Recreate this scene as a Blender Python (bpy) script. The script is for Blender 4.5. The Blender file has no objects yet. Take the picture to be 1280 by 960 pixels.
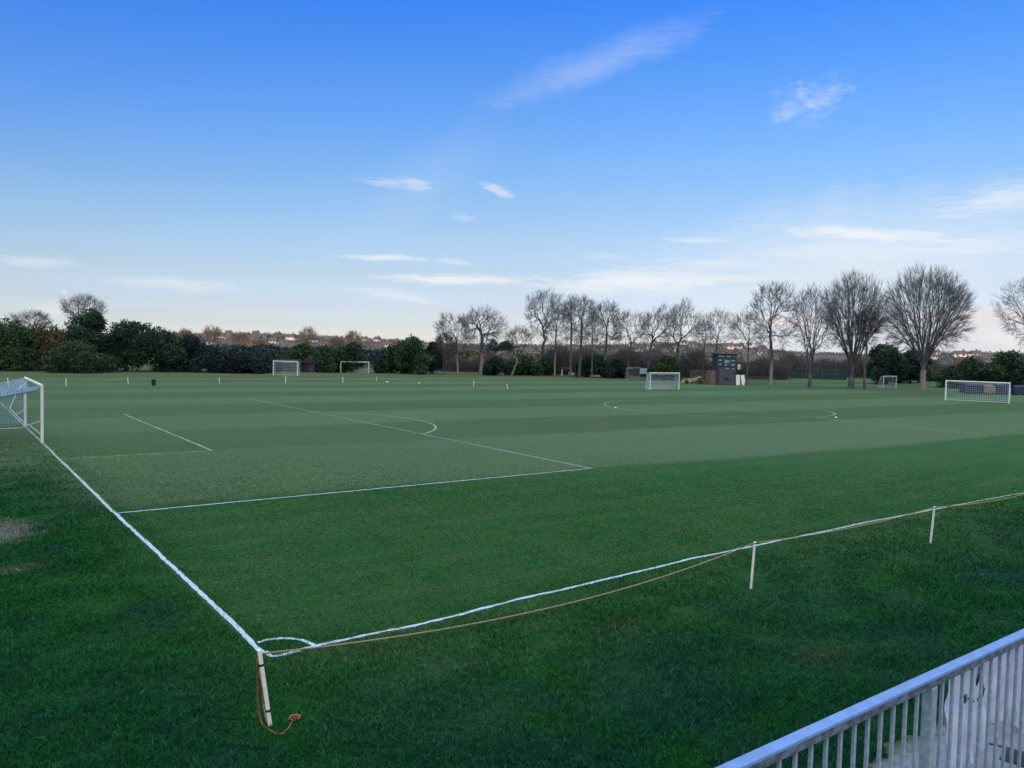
import bpy, math, random
import numpy as np
from mathutils import Vector, Matrix
rng = np.random.default_rng(7); random.seed(7)
S = bpy.context.scene; COL = S.collection
rad = math.radians

# ------------------------------------------------------------------ camera
F = 989.9
CP = np.array([-3.8924, -11.2440, 4.5360])
RV = np.array([0.80497583, -0.59278657, 0.02485955])
UV = np.array([0.00693275, 0.05129489, 0.99865949])
DV = np.array([0.5932671, 0.8037244, -0.04540079])
cd = bpy.data.cameras.new("camera"); cam = bpy.data.objects.new("camera", cd); COL.objects.link(cam)
cd.sensor_width = 36; cd.sensor_fit = 'HORIZONTAL'; cd.lens = F / 1280 * 36
cd.clip_start = .05; cd.clip_end = 9000
cam.matrix_world = Matrix(((RV[0], UV[0], -DV[0], CP[0]), (RV[1], UV[1], -DV[1], CP[1]), (RV[2], UV[2], -DV[2], CP[2]), (0, 0, 0, 1)))
S.camera = cam

def ray(px, py): return DV + RV * (px - 640) / F + UV * (480 - py) / F
def gnd(px, py, z=0.0):                      # survey: pixel of the photograph -> point at height z
    v = ray(px, py); return CP + v * (z - CP[2]) / v[2]
def at(px, depth):                           # ground point under a bearing at a depth along the view
    v = ray(px, 440); t = depth / (v @ DV); p = CP + v * t; return np.array([p[0], p[1], 0.0])
def zat(px, py, depth):
    v = ray(px, py); return (CP + v * depth / (v @ DV))[2]
def depth_of(px, py): return (gnd(px, py) - CP) @ DV

# ------------------------------------------------------------------ tags
def tag(o, label=None, cat=None, group=None, kind=None):
    if label: o['label'] = label
    if cat: o['category'] = cat
    if group: o['group'] = group
    if kind: o['kind'] = kind
    return o
def empty(name, loc, rz=0, label=None, cat=None, group=None):
    o = bpy.data.objects.new(name, None); COL.objects.link(o); o.location = loc; o.rotation_euler = (0, 0, rz)
    o.empty_display_size = .2
    return tag(o, label, cat, group)
def children(o): return [c for c in bpy.data.objects if c.parent == o]
def copy_tree(o, parent=None):
    c = o.copy(); COL.objects.link(c)
    if parent: c.parent = parent
    for ch in children(o): copy_tree(ch, c)
    return c

# ------------------------------------------------------------------ mesh helpers
def mesh_np(name, V, Fq, mat, parent=None, smooth=False):
    """V (n,3), Fq (m,k) equal-size faces"""
    V = np.ascontiguousarray(V, dtype=np.float32); Fq = np.ascontiguousarray(Fq, dtype=np.int32)
    me = bpy.data.meshes.new(name); m, k = Fq.shape
    me.vertices.add(len(V)); me.vertices.foreach_set('co', V.ravel())
    me.loops.add(m * k); me.loops.foreach_set('vertex_index', Fq.ravel())
    me.polygons.add(m); me.polygons.foreach_set('loop_start', np.arange(0, m * k, k, dtype=np.int32))
    me.polygons.foreach_set('loop_total', np.full(m, k, dtype=np.int32))
    if smooth: me.polygons.foreach_set('use_smooth', np.ones(m, dtype=bool))
    me.update(calc_edges=True); me.materials.append(mat)
    o = bpy.data.objects.new(name, me); COL.objects.link(o)
    if parent: o.parent = parent
    return o
class MB:
    def __init__(s): s.v = []; s.f = []
    def box(s, c, size, rz=0, tilt=None):
        cx, cy, cz = c; a, b, d = [q / 2 for q in size]; n = len(s.v)
        M = Matrix.Rotation(rz, 3, 'Z')
        if tilt is not None: M = M @ tilt
        for x, y, z in ((-a, -b, -d), (a, -b, -d), (a, b, -d), (-a, b, -d), (-a, -b, d), (a, -b, d), (a, b, d), (-a, b, d)):
            p = M @ Vector((x, y, z)); s.v.append((p.x + cx, p.y + cy, p.z + cz))
        s.f += [tuple(n + i for i in q) for q in ((0, 3, 2, 1), (4, 5, 6, 7), (0, 1, 5, 4), (1, 2, 6, 5), (2, 3, 7, 6), (3, 0, 4, 7))]
        return s
    def tube(s, pts, r, n=6, cap=True):
        pts = [Vector(p) for p in pts]; rs = r if hasattr(r, '__len__') else [r] * len(pts)
        base = len(s.v); up = None
        for i, p in enumerate(pts):
            t = (pts[min(i + 1, len(pts) - 1)] - pts[max(i - 1, 0)]).normalized()
            if up is None:
                up = Vector((0, 0, 1)) if abs(t.z) < .9 else Vector((1, 0, 0))
            a = t.cross(up).normalized(); b = a.cross(t).normalized(); up = b
            for k in range(n):
                w = 2 * math.pi * (k + .5) / n
                q = p + (a * math.cos(w) + b * math.sin(w)) * rs[i]; s.v.append(tuple(q))
        for i in range(len(pts) - 1):
            for k in range(n):
                a0 = base + i * n + k; a1 = base + i * n + (k + 1) % n
                s.f.append((a0, a1, a1 + n, a0 + n))
        if cap:
            s.f.append(tuple(base + k for k in range(n - 1, -1, -1))); e = base + (len(pts) - 1) * n
            s.f.append(tuple(e + k for k in range(n)))
        return s
    def poly(s, pts, h0=None, th=None):
        n = len(s.v); s.v += [tuple(p) for p in pts]; s.f.append(tuple(range(n, n + len(pts)))); return s
    def build(s, name, mat, parent=None, bevel=0, smooth=False, seg=2):
        me = bpy.data.meshes.new(name); me.from_pydata(s.v, [], s.f); me.update(); me.materials.append(mat)
        if smooth:
            for p in me.polygons: p.use_smooth = True
        o = bpy.data.objects.new(name, me); COL.objects.link(o)
        if parent: o.parent = parent
        if bevel:
            m = o.modifiers.new('bevel', 'BEVEL'); m.width = bevel; m.segments = seg; m.limit_method = 'ANGLE'
        return o

# ------------------------------------------------------------------ materials
class NT:
    def __init__(s, tree): s.t = tree; s.n = tree.nodes; s.l = tree.links
    def new(s, ty, **kw):
        n = s.n.new(ty)
        for k, v in kw.items(): setattr(n, k, v)
        return n
    def put(s, sock, v):
        if hasattr(v, 'links'): s.l.new(v, sock)
        elif isinstance(v, (tuple, list)) and len(v) == 3 and sock.type == 'RGBA': sock.default_value = (*v, 1)
        else: sock.default_value = v
    def math(s, op, a, b=0.0, c=0.0, clamp=False):
        n = s.new('ShaderNodeMath', operation=op); n.use_clamp = clamp
        s.put(n.inputs[0], a); s.put(n.inputs[1], b); s.put(n.inputs[2], c); return n.outputs[0]
    def vmath(s, op, a, b=(0, 0, 0), scale=None):
        n = s.new('ShaderNodeVectorMath', operation=op); s.put(n.inputs[0], a); s.put(n.inputs[1], b)
        if scale is not None: s.put(n.inputs[3], scale)
        return n.outputs[0]
    def mix(s, f, a, b, mode='MIX'):
        n = s.new('ShaderNodeMix', data_type='RGBA', blend_type=mode); n.clamp_factor = True
        s.put(n.inputs[0], f); s.put(n.inputs[6], a); s.put(n.inputs[7], b); return n.outputs[2]
    def noise(s, vec, scale, detail=3, rough=.55, dist=0.0, color=False):
        n = s.new('ShaderNodeTexNoise'); s.put(n.inputs['Vector'], vec); s.put(n.inputs['Scale'], scale)
        n.inputs['Detail'].default_value = detail; n.inputs['Roughness'].default_value = rough; n.inputs['Distortion'].default_value = dist
        return n.outputs['Color' if color else 'Fac']
    def ramp(s, f, stops, interp='LINEAR'):
        n = s.new('ShaderNodeValToRGB'); s.put(n.inputs[0], f); r = n.color_ramp; r.interpolation = interp
        while len(r.elements) < len(stops): r.elements.new(.5)
        for e, (p, c) in zip(r.elements, stops):
            e.position = p; e.color = (c, c, c, 1) if not hasattr(c, '__len__') else (*c[:3], 1)
        return n.outputs[0]
    def smooth(s, x, a, b, lo=0.0, hi=1.0):
        n = s.new('ShaderNodeMapRange', interpolation_type='SMOOTHSTEP'); n.clamp = True
        for i, v in enumerate((x, a, b, lo, hi)): s.put(n.inputs[i], v)
        return n.outputs[0]
    def xyz(s, v):
        n = s.new('ShaderNodeSeparateXYZ'); s.put(n.inputs[0], v); return n.outputs
    def comb(s, x, y, z):
        n = s.new('ShaderNodeCombineXYZ'); s.put(n.inputs[0], x); s.put(n.inputs[1], y); s.put(n.inputs[2], z); return n.outputs[0]
def material(name):
    m = bpy.data.materials.new(name); m.use_nodes = True; t = NT(m.node_tree)
    return m, t, m.node_tree.nodes['Principled BSDF']
def simple(name, c, rough=.6, var=.15, scale=8., metal=0., spec=.5, c2=None, bump=0.):
    m, t, b = material(name)
    pos = t.new('ShaderNodeTexCoord').outputs['Object']
    nz = t.noise(pos, scale, 5, .6)
    c2 = c2 or tuple(q * (1 - var * 2) for q in c)
    t.put(b.inputs['Base Color'], t.mix(t.smooth(nz, .35, .65), c2, c))
    t.put(b.inputs['Roughness'], rough); b.inputs['Metallic'].default_value = metal; b.inputs['Specular IOR Level'].default_value = spec
    if bump:
        bn = t.new('ShaderNodeBump'); bn.inputs['Strength'].default_value = bump; bn.inputs['Distance'].default_value = .01
        t.put(bn.inputs['Height'], t.noise(pos, scale * 6, 4)); t.l.new(bn.outputs[0], b.inputs['Normal'])
    return m

STRIPES = [11.3, 22.2, 30.3, 38.4, 46.6, 54, 60.5, 66.5, 72, 77.5, 83, 89, 95]
def turf_tone(t, P):
    """returns (colour, field mask) shared by the ground and the grass blades: colours of the turf itself"""
    x, y, z = t.xyz(P)
    wob = t.math('ADD', t.math('MULTIPLY', t.math('SUBTRACT', t.noise(P, .35, 2), .5), .9), t.math('MULTIPLY', t.math('SUBTRACT', t.noise(P, .045, 1), .5), 2.6))
    v = t.math('ADD', t.math('ADD', y, t.math('MULTIPLY', t.math('SUBTRACT', x, 10.), .055)), wob)
    # mowing bands: lie of the grass turns it lighter or darker
    m = None
    for i, b in enumerate(STRIPES):
        s = t.smooth(v, b - .25, b + .25, 0., 1. if i % 2 == 0 else -1.)
        m = s if m is None else t.math('ADD', m, s)
    P1 = t.vmath('MULTIPLY', P, (.05, .6, 1))                 # streaks along the mowing
    clump = t.noise(t.vmath('MULTIPLY', P, (1., 1.9, 1)), 2.3, 4, .7, .8)
    streak = t.noise(P1, 1.6, 4, .6)
    big = t.noise(P, .07, 4, .6); mid = t.noise(P, .7, 5, .65); fine = t.noise(P, 9., 4, .7)
    rough_c = t.mix(t.smooth(mid, .32, .68), (.001, .054, .010), (.006, .080, .012))
    rough_c = t.mix(t.smooth(big, .4, .62), rough_c, (.002, .048, .026))
    dark = t.mix(t.smooth(big, .35, .65), (.034, .096, .040), (.046, .096, .036))
    light = t.mix(t.smooth(big, .35, .65), (.068, .152, .084), (.076, .150, .074))
    near = t.mix(t.smooth(mid, .3, .7), (.009, .090, .022), (.026, .094, .024))
    hue = t.noise(t.vmath('ADD', P, (3.7, 1.1, 0)), .42, 3, .6)
    near = t.mix(t.smooth(hue, .48, .64, 0., .6), near, (.012, .100, .022))
    fieldc = t.mix(t.smooth(v, 10., 12.5), near, dark)
    m = t.math('MULTIPLY_ADD', t.math('SUBTRACT', m, .5), t.math('MULTIPLY', t.smooth(big, .25, .6, .4, .85), t.smooth(x, -5., 30., .55, 1.)), .5)
    fieldc = t.mix(t.math('MULTIPLY', m, t.smooth(v, 10.6, 12.)), fieldc, light)
    fieldc = t.mix(t.math('MULTIPLY', t.smooth(streak, .35, .7), .32), fieldc, (.072, .120, .065))
    fld = t.smooth(t.math('ADD', y, t.math('MULTIPLY', wob, 1.6)), -4.6, 1.2)
    fx = t.smooth(t.math('ADD', x, wob), -2.2, 1.4)
    fld = t.math('MULTIPLY', fld, fx)
    # ground west of the goal line is also mown further out
    far = t.smooth(y, 14., 24.)
    fld = t.math('MAXIMUM', fld, t.math('MULTIPLY', far, .9))
    rough_c = t.mix(t.smooth(hue, .50, .66, 0., .8), rough_c, (.002, .066, .006))
    rough_c = t.mix(t.smooth(hue, .46, .32, 0., .8), rough_c, (.003, .042, .032))
    rough_c = t.mix(t.smooth(clump, .50, .70, 0., .6), rough_c, (.014, .078, .036))
    rough_c = t.mix(t.smooth(clump, .46, .28, 0., .7), rough_c, (.006, .026, .006))
    fieldc = t.mix(t.smooth(clump, .45, .28, 0., .35), fieldc, (.022, .060, .018))
    c = t.mix(fld, rough_c, fieldc)
    # the far outfield, yellower
    c = t.mix(t.smooth(v, 78., 96., 0., .6), c, (.075, .085, .035))
    # bare, scuffed soil
    pn = t.math('MULTIPLY', t.math('SUBTRACT', t.noise(P, 2.4, 5, .75), .5), 2.2)
    def patch(cx, cy, rx, ry, col, k):
        nonlocal c
        d = t.vmath('MULTIPLY', t.vmath('SUBTRACT', P, (cx, cy, 0)), (1 / rx, 1 / ry, 0))
        ln = t.new('ShaderNodeVectorMath', operation='LENGTH'); t.put(ln.inputs[0], d)
        e = t.math('ADD', ln.outputs['Value'], pn)
        c = t.mix(t.smooth(e, 1.1, .35, 0., k), c, col)
    patch(-2.7, 10.4, 1.1, 1.7, (.15, .15, .15), .6)
    patch(7.0, -4.6, .8, .5, (.04, .05, .03), .3)
    patch(-2.6, 6.6, .7, .5, (.10, .11, .09), .4)
    patch(5.2, -1.9, .9, .3, (.04, .055, .022), .3)
    patch(28.5, 9.6, 2.2, .7, (.05, .06, .03), .3)
    c = t.mix(t.smooth(fine, .3, .75), t.mix(.75, (0, 0, 0), c), c)
    return c, fld

def grass_ground():
    m, t, b = material('turf')
    P = t.new('ShaderNodeNewGeometry').outputs['Position']
    c, fld = turf_tone(t, P)
    t.put(b.inputs['Base Color'], c); b.inputs['Roughness'].default_value = .95; b.inputs['Specular IOR Level'].default_value = .05
    b.inputs['Sheen Weight'].default_value = .08; b.inputs['Sheen Roughness'].default_value = .35
    b.inputs['Sheen Tint'].default_value = (.75, 1, .8, 1)
    bn = t.new('ShaderNodeBump'); bn.inputs['Strength'].default_value = .8; bn.inputs['Distance'].default_value = .03
    t.put(bn.inputs['Height'], t.math('ADD', t.noise(P, 26., 5, .75), t.math('MULTIPLY', t.noise(P, 3., 5, .7), 3.)))
    t.l.new(bn.outputs[0], b.inputs['Normal'])
    return m
def grass_blades():
    m, t, b = material('grass_blades')
    g = t.new('ShaderNodeNewGeometry'); P = g.outputs['Position']
    c, fld = turf_tone(t, t.vmath('MULTIPLY', P, (1, 1, 0)))
    r = g.outputs['Random Per Island']
    c = t.mix(1., c, t.ramp(r, [(0, (.45, .5, .45)), (.5, (1.25, 1.25, 1.25)), (.9, (2.3, 2.2, 2.2)), (.985, (3.6, 3.0, 4.0)), (1., (9, 5., 6.))]), 'MULTIPLY')
    t.put(b.inputs['Base Color'], c); b.inputs['Roughness'].default_value = .6; b.inputs['Specular IOR Level'].default_value = .08
    return m
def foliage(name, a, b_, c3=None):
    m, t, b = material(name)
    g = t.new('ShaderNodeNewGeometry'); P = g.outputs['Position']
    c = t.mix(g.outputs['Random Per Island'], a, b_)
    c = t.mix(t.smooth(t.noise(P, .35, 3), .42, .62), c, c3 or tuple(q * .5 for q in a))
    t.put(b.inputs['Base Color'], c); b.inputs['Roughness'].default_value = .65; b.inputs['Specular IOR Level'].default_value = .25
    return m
def bark(name, a, b_, foot=0):
    m, t, b = material(name)
    P = t.new('ShaderNodeTexCoord').outputs['Object']
    zz = t.xyz(P)[2]; P = t.vmath('MULTIPLY', P, (1, 1, .25)); nn = t.noise(P, 5., 5, .7)
    c = t.mix(t.smooth(nn, .35, .65), a, b_)
    if foot: c = t.mix(t.smooth(t.math('MULTIPLY_ADD', nn, 1.5, zz), foot + 1.6, foot - .6), c, (.24, .215, .20))  # paler towards the ground: light on the trunk foot painted into the bark
    t.put(b.inputs['Base Color'], c); b.inputs['Roughness'].default_value = .9
    b.inputs['Specular IOR Level'].default_value = .2
    return m
def line_paint():
    m, t, b = material('line_paint')
    P = t.new('ShaderNodeNewGeometry').outputs['Position']
    x, y, z = t.xyz(P)
    n = t.noise(P, 14., 6, .8); n2 = t.noise(P, .8, 3)
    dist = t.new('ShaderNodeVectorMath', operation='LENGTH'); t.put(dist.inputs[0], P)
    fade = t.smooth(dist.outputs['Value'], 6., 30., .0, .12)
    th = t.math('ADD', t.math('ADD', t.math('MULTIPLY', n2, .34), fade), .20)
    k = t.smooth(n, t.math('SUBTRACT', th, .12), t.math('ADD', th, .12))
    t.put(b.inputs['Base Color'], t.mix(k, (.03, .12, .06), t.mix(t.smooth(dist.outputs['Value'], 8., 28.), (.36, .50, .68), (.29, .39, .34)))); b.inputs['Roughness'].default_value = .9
    return m
M = {}
M['turf'] = grass_ground(); M['blades'] = grass_blades(); M['line'] = line_paint()
M['faint_line'] = simple('faint_line', (.28, .34, .27), .9, .3, 3, c2=(.10, .17, .09))
M['white_paint'] = simple('white_paint', (.78, .79, .80), .4, .06, 6)
M['stake'] = simple('white_stake', (.88, .87, .86), .45, .06, 9)
M['net'] = simple('net_cord', (.50, .60, .70), .8, .1, 2)
M['blue_net'] = simple('blue_net_cord', (.25, .40, .60), .8, .1, 2)
M['rope'] = simple('rope_fibre', (.34, .29, .18), .9, .2, 60, bump=.6)
M['orope'] = simple('old_rope', (.28, .13, .07), .9, .3, 30, bump=.6)
M['tape'] = simple('black_tape', (.012, .012, .014), .5)
M['galv'] = simple('rail_paint_with_sky_blue', (.13, .27, .62), .5, .08, 14, c2=(.11, .22, .50), bump=.2)  # blue of the reflected sky put into the rail top's colour
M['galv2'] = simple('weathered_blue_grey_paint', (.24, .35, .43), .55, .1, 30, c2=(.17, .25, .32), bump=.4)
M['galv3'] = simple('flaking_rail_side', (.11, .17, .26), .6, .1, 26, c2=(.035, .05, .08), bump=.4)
M['concrete'] = simple('concrete_paving', (.30, .30, .31), .85, .12, 3, c2=(.20, .20, .21), bump=.4)
M['deck'] = simple('terrace_concrete', (.28, .28, .28), .85, .1, 3)
M['sheet'] = simple('white_plastic_sheet', (.52, .61, .86), .4, .05, 5)
M['dark'] = simple('dark_plastic', (.012, .014, .018), .5)
M['leaf_dark'] = foliage('evergreen_leaves', (.010, .036, .022), (.030, .085, .044), (.008, .028, .022))
M['leaf_mid'] = foliage('laurel_leaves', (.018, .050, .022), (.050, .105, .040), (.014, .042, .024))
M['leaf_blue'] = foliage('dark_leaves', (.006, .020, .022), (.018, .045, .035), (.005, .014, .020))
M['leaf_brown'] = foliage('budding_twigs', (.060, .055, .030), (.100, .085, .045), (.045, .045, .025))
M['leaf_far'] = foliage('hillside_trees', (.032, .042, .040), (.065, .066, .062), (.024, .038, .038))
M['twig'] = simple('twigs', (.18, .195, .225), .8, .2, 2)
M['twig_brown'] = simple('brown_twigs', (.070, .062, .064), .8, .2, 1)
M['twig_warm'] = simple('warm_twigs', (.25, .19, .14), .8, .2, 1)
M['bark'] = bark('grey_bark', (.055, .056, .062), (.12, .12, .128))
M['bark_foot'] = bark('grey_bark_with_lit_foot', (.055, .056, .062), (.12, .12, .128), 3.6)
M['bark_pale'] = bark('pale_bark', (.12, .105, .09), (.24, .21, .18))
M['brick'] = simple('brick_wall', (.15, .105, .095), .9, .1, 3)
M['slate'] = simple('slate_roof', (.085, .08, .095), .8, .1, 2)
M['hall'] = simple('dark_blue_cladding', (.030, .045, .065), .6, .1, 1)
M['board'] = simple('scoreboard_boards', (.022, .040, .065), .5, .2, 2)
M['board_grey'] = simple('scoreboard_base', (.060, .068, .095), .6, .15, 2)
M['digit'] = simple('pale_number_plates', (.30, .42, .50), .5, .3, 3)
M['render'] = simple('house_render', (.42, .37, .33), .9, .1, 1)
M['cream'] = simple('house_cream', (.80, .68, .64), .9, .1, 1)
M['tile'] = simple('house_tiles', (.10, .082, .085), .9, .15, 1)
M['glass'] = simple('window_glass', (.04, .05, .06), .15)
M['wframe'] = simple('white_window', (.70, .68, .68), .5)
M['wood'] = simple('weathered_timber', (.40, .33, .20), .8, .2, 4)
M['beige'] = simple('beige_board', (.21, .18, .165), .8, .1, 3)
M['blue'] = simple('blue_tarpaulin', (.010, .022, .10), .6, .25, 1.5)
M['greenscreen'] = simple('green_windbreak', (.012, .05, .045), .8, .2, 1)
M['fence_board'] = simple('fence_boards', (.085, .075, .07), .9, .25, 3)
M['wire'] = simple('fence_wire', (.12, .13, .13), .6)

# ------------------------------------------------------------------ world
SUN_EL, SUN_AZ = 5.0, math.degrees(math.atan2(DV[0], DV[1])) + 180 + 25      # compass: from +y towards +x; behind the viewer
w = bpy.data.worlds.new("World"); S.world = w; w.use_nodes = True
t = NT(w.node_tree); bg = t.n['Background']
sky = t.new('ShaderNodeTexSky', sky_type='NISHITA'); sky.sun_disc = False
sky.sun_elevation = rad(SUN_EL); sky.sun_rotation = rad(SUN_AZ); sky.ozone_density = 1.5; sky.dust_density = .6; sky.air_density = 1.
gen = t.new('ShaderNodeTexCoord').outputs['Generated']
X, Y, Z = t.xyz(gen)
az = t.math('ARCTAN2', X, Y); el = t.math('ARCSINE', Z)
def azel(px, py):
    v = ray(px, py); v = v / np.linalg.norm(v); return math.atan2(v[0], v[1]), math.asin(v[2])
COR = [(0, (2.4, 3.4, 10.5)), (.29, (2.23, 3.19, 10.2)), (1.33, (1.61, 2.13, 6.16)), (2.59, (1.44, 1.70, 4.07)), (4.88, (1.42, 1.50, 2.62)), (7.7, (1.40, 1.51, 2.37)),
       (10.5, (1.235, 1.50, 2.34)), (13.2, (1.07, 1.483, 2.52)), (18.4, (.718, 1.364, 2.83)), (23., (.437, 1.22, 3.18)), (30., (.32, 1.1, 3.1)), (45., (.25, .95, 2.8))]
elp = t.math('MAXIMUM', el, 0.0)
ff = t.math('MULTIPLY', elp, 1 / rad(45), clamp=True)
cor = t.ramp(ff, [(e_ / 45, tuple(q / 11 for q in c)) for e_, c in COR])
skyc = t.vmath('SCALE', t.mix(1., sky.outputs[0], cor, 'MULTIPLY'), scale=11.0)
left = t.math('MULTIPLY', t.math('SUBTRACT', azel(640, 300)[0], az), 1 / .57, clamp=True)
lc = t.mix(t.smooth(el, rad(16), rad(3)), (.97, 1.10, 1.26), (1.16, 1.24, 1.24))
skyc = t.mix(left, skyc, t.mix(1., skyc, lc, 'MULTIPLY'))
_st = t.comb(t.math('MULTIPLY', az, 5.), t.math('MULTIPLY', el, 42.), .3)
N_ST = t.math('MULTIPLY', t.math('SUBTRACT', t.noise(_st, 5.5, 4, .68), .5), 1.8)                      # long streaks
N_FL = t.math('SUBTRACT', t.noise(t.comb(t.math('MULTIPLY', az, 14.), t.math('MULTIPLY', el, 30.), .7), 4.5, 5, .68), .5)   # fluffy wisps
N_WP = t.math('SUBTRACT', t.noise(t.comb(t.math('MULTIPLY', az, 9.), 0., 2.), 1.6, 2), .5)
def cloud(xa, ya, xb, yb, hpx, k, col=(7.6, 7.7, 8.0), ns=1., rag=1.2, soft=.5, det=5, taper=0.0, sx=5., sy=28., fl=None):
    """streak of cloud between two bearings, hpx thick"""
    global skyc
    fl = fl if fl is not None else (sx >= 6 or ns >= 2.2)
    (a0, e0), (a1, e1) = azel(xa, ya), azel(xb, yb); ce = math.cos((e0 + e1) / 2)
    ac, ec = (a0 + a1) / 2, (e0 + e1) / 2; dx, dy = (a1 - a0) * ce, e1 - e0; L = math.hypot(dx, dy) / 2; c_, s_ = dx / 2 / L, dy / 2 / L
    seq = t.math('MULTIPLY', t.xyz(skyc)[0], 1e-12)      # makes the clouds evaluate one after another
    hh = hpx / F / 2
    P_ = t.vmath('SUBTRACT', t.comb(t.math('ADD', az, seq), t.math('ADD', el, seq), N_WP), (ac, ec, 0.))
    # rotate + scale in one go with dot products
    def dot(v):
        n = t.new('ShaderNodeVectorMath', operation='DOT_PRODUCT'); t.put(n.inputs[0], P_); n.inputs[1].default_value = v; return n.outputs['Value']
    u = dot((c_ * ce / L, s_ / L, 0)); v = dot((-s_ * ce / hh, c_ / hh, 1.6 if hpx < 60 else .6))
    if taper: v = t.math('DIVIDE', v, t.math('MULTIPLY_ADD', u, taper, taper + .25))
    ln = t.new('ShaderNodeVectorMath', operation='LENGTH'); t.put(ln.inputs[0], t.comb(u, v, 0.)); r = ln.outputs['Value']
    m = t.math('SUBTRACT', t.math('MULTIPLY_ADD', N_FL if fl else N_ST, rag, 1.0), r)
    m = t.math('MULTIPLY', m, 1 / soft, clamp=True)
    m = t.math('MULTIPLY', t.math('MULTIPLY', m, k), t.math('MULTIPLY_ADD', r, -1.25, 2.0, clamp=True))
    skyc = t.mix(m, skyc, col)
# unseen broken bright cloud, added above and behind the view to light the ground
up = t.math('ADD', t.smooth(el, rad(27), rad(50)), t.math('MULTIPLY', N_FL, 1.2), clamp=True)
skyc = t.mix(t.math('MULTIPLY', up, t.smooth(el, rad(26), rad(40), 0., .9)), skyc, (17.5, 17.2, 16.6))
# unseen western sky behind the viewer, brightness added to light upright faces
bk = t.new('ShaderNodeVectorMath', operation='DOT_PRODUCT'); t.put(bk.inputs[0], gen); bk.inputs[1].default_value = (-.594, -.804, 0)
skyc = t.mix(t.math('MULTIPLY', t.smooth(bk.outputs['Value'], .15, .7), t.smooth(el, rad(4), rad(20))), skyc, (14.5, 14.2, 14.))
# haze veil and cirrus
cloud(575, 142, 915, 8, 52, .14, rag=.45, soft=.8, sx=3, sy=10)
cloud(600, 140, 900, 20, 46, .07, rag=1.0, soft=.8, taper=.4, sx=3, sy=26)
cloud(420, 300, 640, 150, 90, .09, rag=.6, soft=1., sx=4, sy=12)
cloud(955, 140, 1075, 118, 56, .12, rag=2.8, soft=.8, ns=2.2, sx=7, sy=14)
cloud(962, 152, 1000, 132, 22, .18, rag=3.4, soft=.8, ns=4, sx=9, sy=14)
cloud(994, 100, 1016, 140, 14, .22, rag=2.6, soft=.8, ns=4, sx=6, sy=16)
cloud(1005, 138, 1070, 110, 20, .18, rag=3.0, soft=.9, ns=3, sx=6, sy=26)
cloud(432, 222, 546, 232, 22, .30, rag=1.5, soft=.9, ns=2, taper=.55)
cloud(497, 226, 545, 230, 15, .25, rag=.8, soft=.6, ns=2)
cloud(598, 229, 646, 247, 15, .45, rag=1.8, soft=.6, ns=3, sx=6, sy=20)
cloud(555, 268, 600, 275, 14, .20, rag=.8, soft=.9, ns=2)
cloud(415, 320, 545, 323, 10, .65, rag=.8, soft=.7, ns=1.5)
cloud(535, 322, 600, 333, 9, .32, rag=.9, soft=.7, ns=2)
cloud(445, 345, 700, 352, 16, .8, rag=.9, soft=.8)
cloud(420, 358, 560, 378, 16, .40, rag=.9, soft=.8)
cloud(900, 318, 1290, 304, 26, .45, rag=.8, soft=.9)
cloud(690, 354, 1010, 346, 16, .55, rag=.9, soft=.8)
cloud(640, 364, 940, 340, 44, .75, rag=.8, soft=.9)
cloud(820, 298, 925, 302, 8, .50, rag=.6, soft=.8, ns=2)
cloud(720, 318, 800, 322, 12, .25, rag=.8, soft=.9, ns=2)
cloud(800, 326, 990, 332, 13, .35, rag=.8, soft=.9)
cloud(720, 376, 1560, 262, 200, .74, (6.7, 7.15, 7.6), rag=.36, soft=1.1, sx=3, sy=18)
cloud(960, 289, 1215, 296, 18, .8, rag=.8, soft=.8)
cloud(1150, 262, 1360, 232, 34, .55, rag=1., soft=.9)
cloud(1150, 308, 1330, 300, 30, .32, rag=1., soft=.9)
cloud(-30, 322, 110, 332, 16, .34, rag=.7, soft=.8)
cloud(110, 348, 320, 362, 20, .38, rag=.7, soft=.9)
cloud(-40, 305, 12, 305, 10, .3, (4.2, 4.8, 6.0), rag=.8, soft=.9)
cloud(240, 371, 285, 372, 6, .45, (4.4, 4.8, 5.6), rag=.8, soft=.8, ns=2)
cloud(130, 387, 225, 390, 8, .40, (4.6, 5.0, 5.7), rag=.8, soft=.8, ns=2)
cloud(66, 374, 98, 374, 20, .55, (4.6, 5.1, 6.2), rag=1., soft=.8, ns=3, sx=8, sy=12)
cloud(74, 366, 86, 367, 8, .6, (7.8, 6.9, 6.6), rag=1., soft=.8, ns=3, sx=8, sy=12)
cloud(10, 392, 130, 384, 26, .45, (7.6, 7.2, 7.3), rag=1.4, soft=.8, ns=2, sx=8, sy=14)
# low sunlit cumulus band over the right horizon
cloud(880, 425, 1500, 425, 46, .55, (4.9, 5.2, 6.0), rag=.9, soft=.7, ns=1.5, sx=8, sy=14)
cloud(1080, 394, 1420, 400, 34, .6, (7.4, 6.3, 5.9), rag=2.0, soft=.7, ns=1.6, sx=9, sy=18)
cloud(900, 405, 1080, 404, 22, .55, (7.8, 6.5, 6.0), rag=1.5, soft=.8, ns=2, sx=8, sy=16)
cloud(1140, 420, 1420, 424, 30, .75, (7.6, 7.3, 7.4), rag=1.7, soft=.8, ns=1.8, sx=9, sy=20)
cloud(1060, 408, 1130, 400, 20, .60, (7.8, 6.7, 6.1), rag=1.4, soft=.8, ns=2.4, sx=9, sy=16)
w.cycles.sampling_method = 'MANUAL'; w.cycles.sample_map_resolution = 256
t.put(bg.inputs['Color'], skyc); bg.inputs['Strength'].default_value = .12

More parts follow.
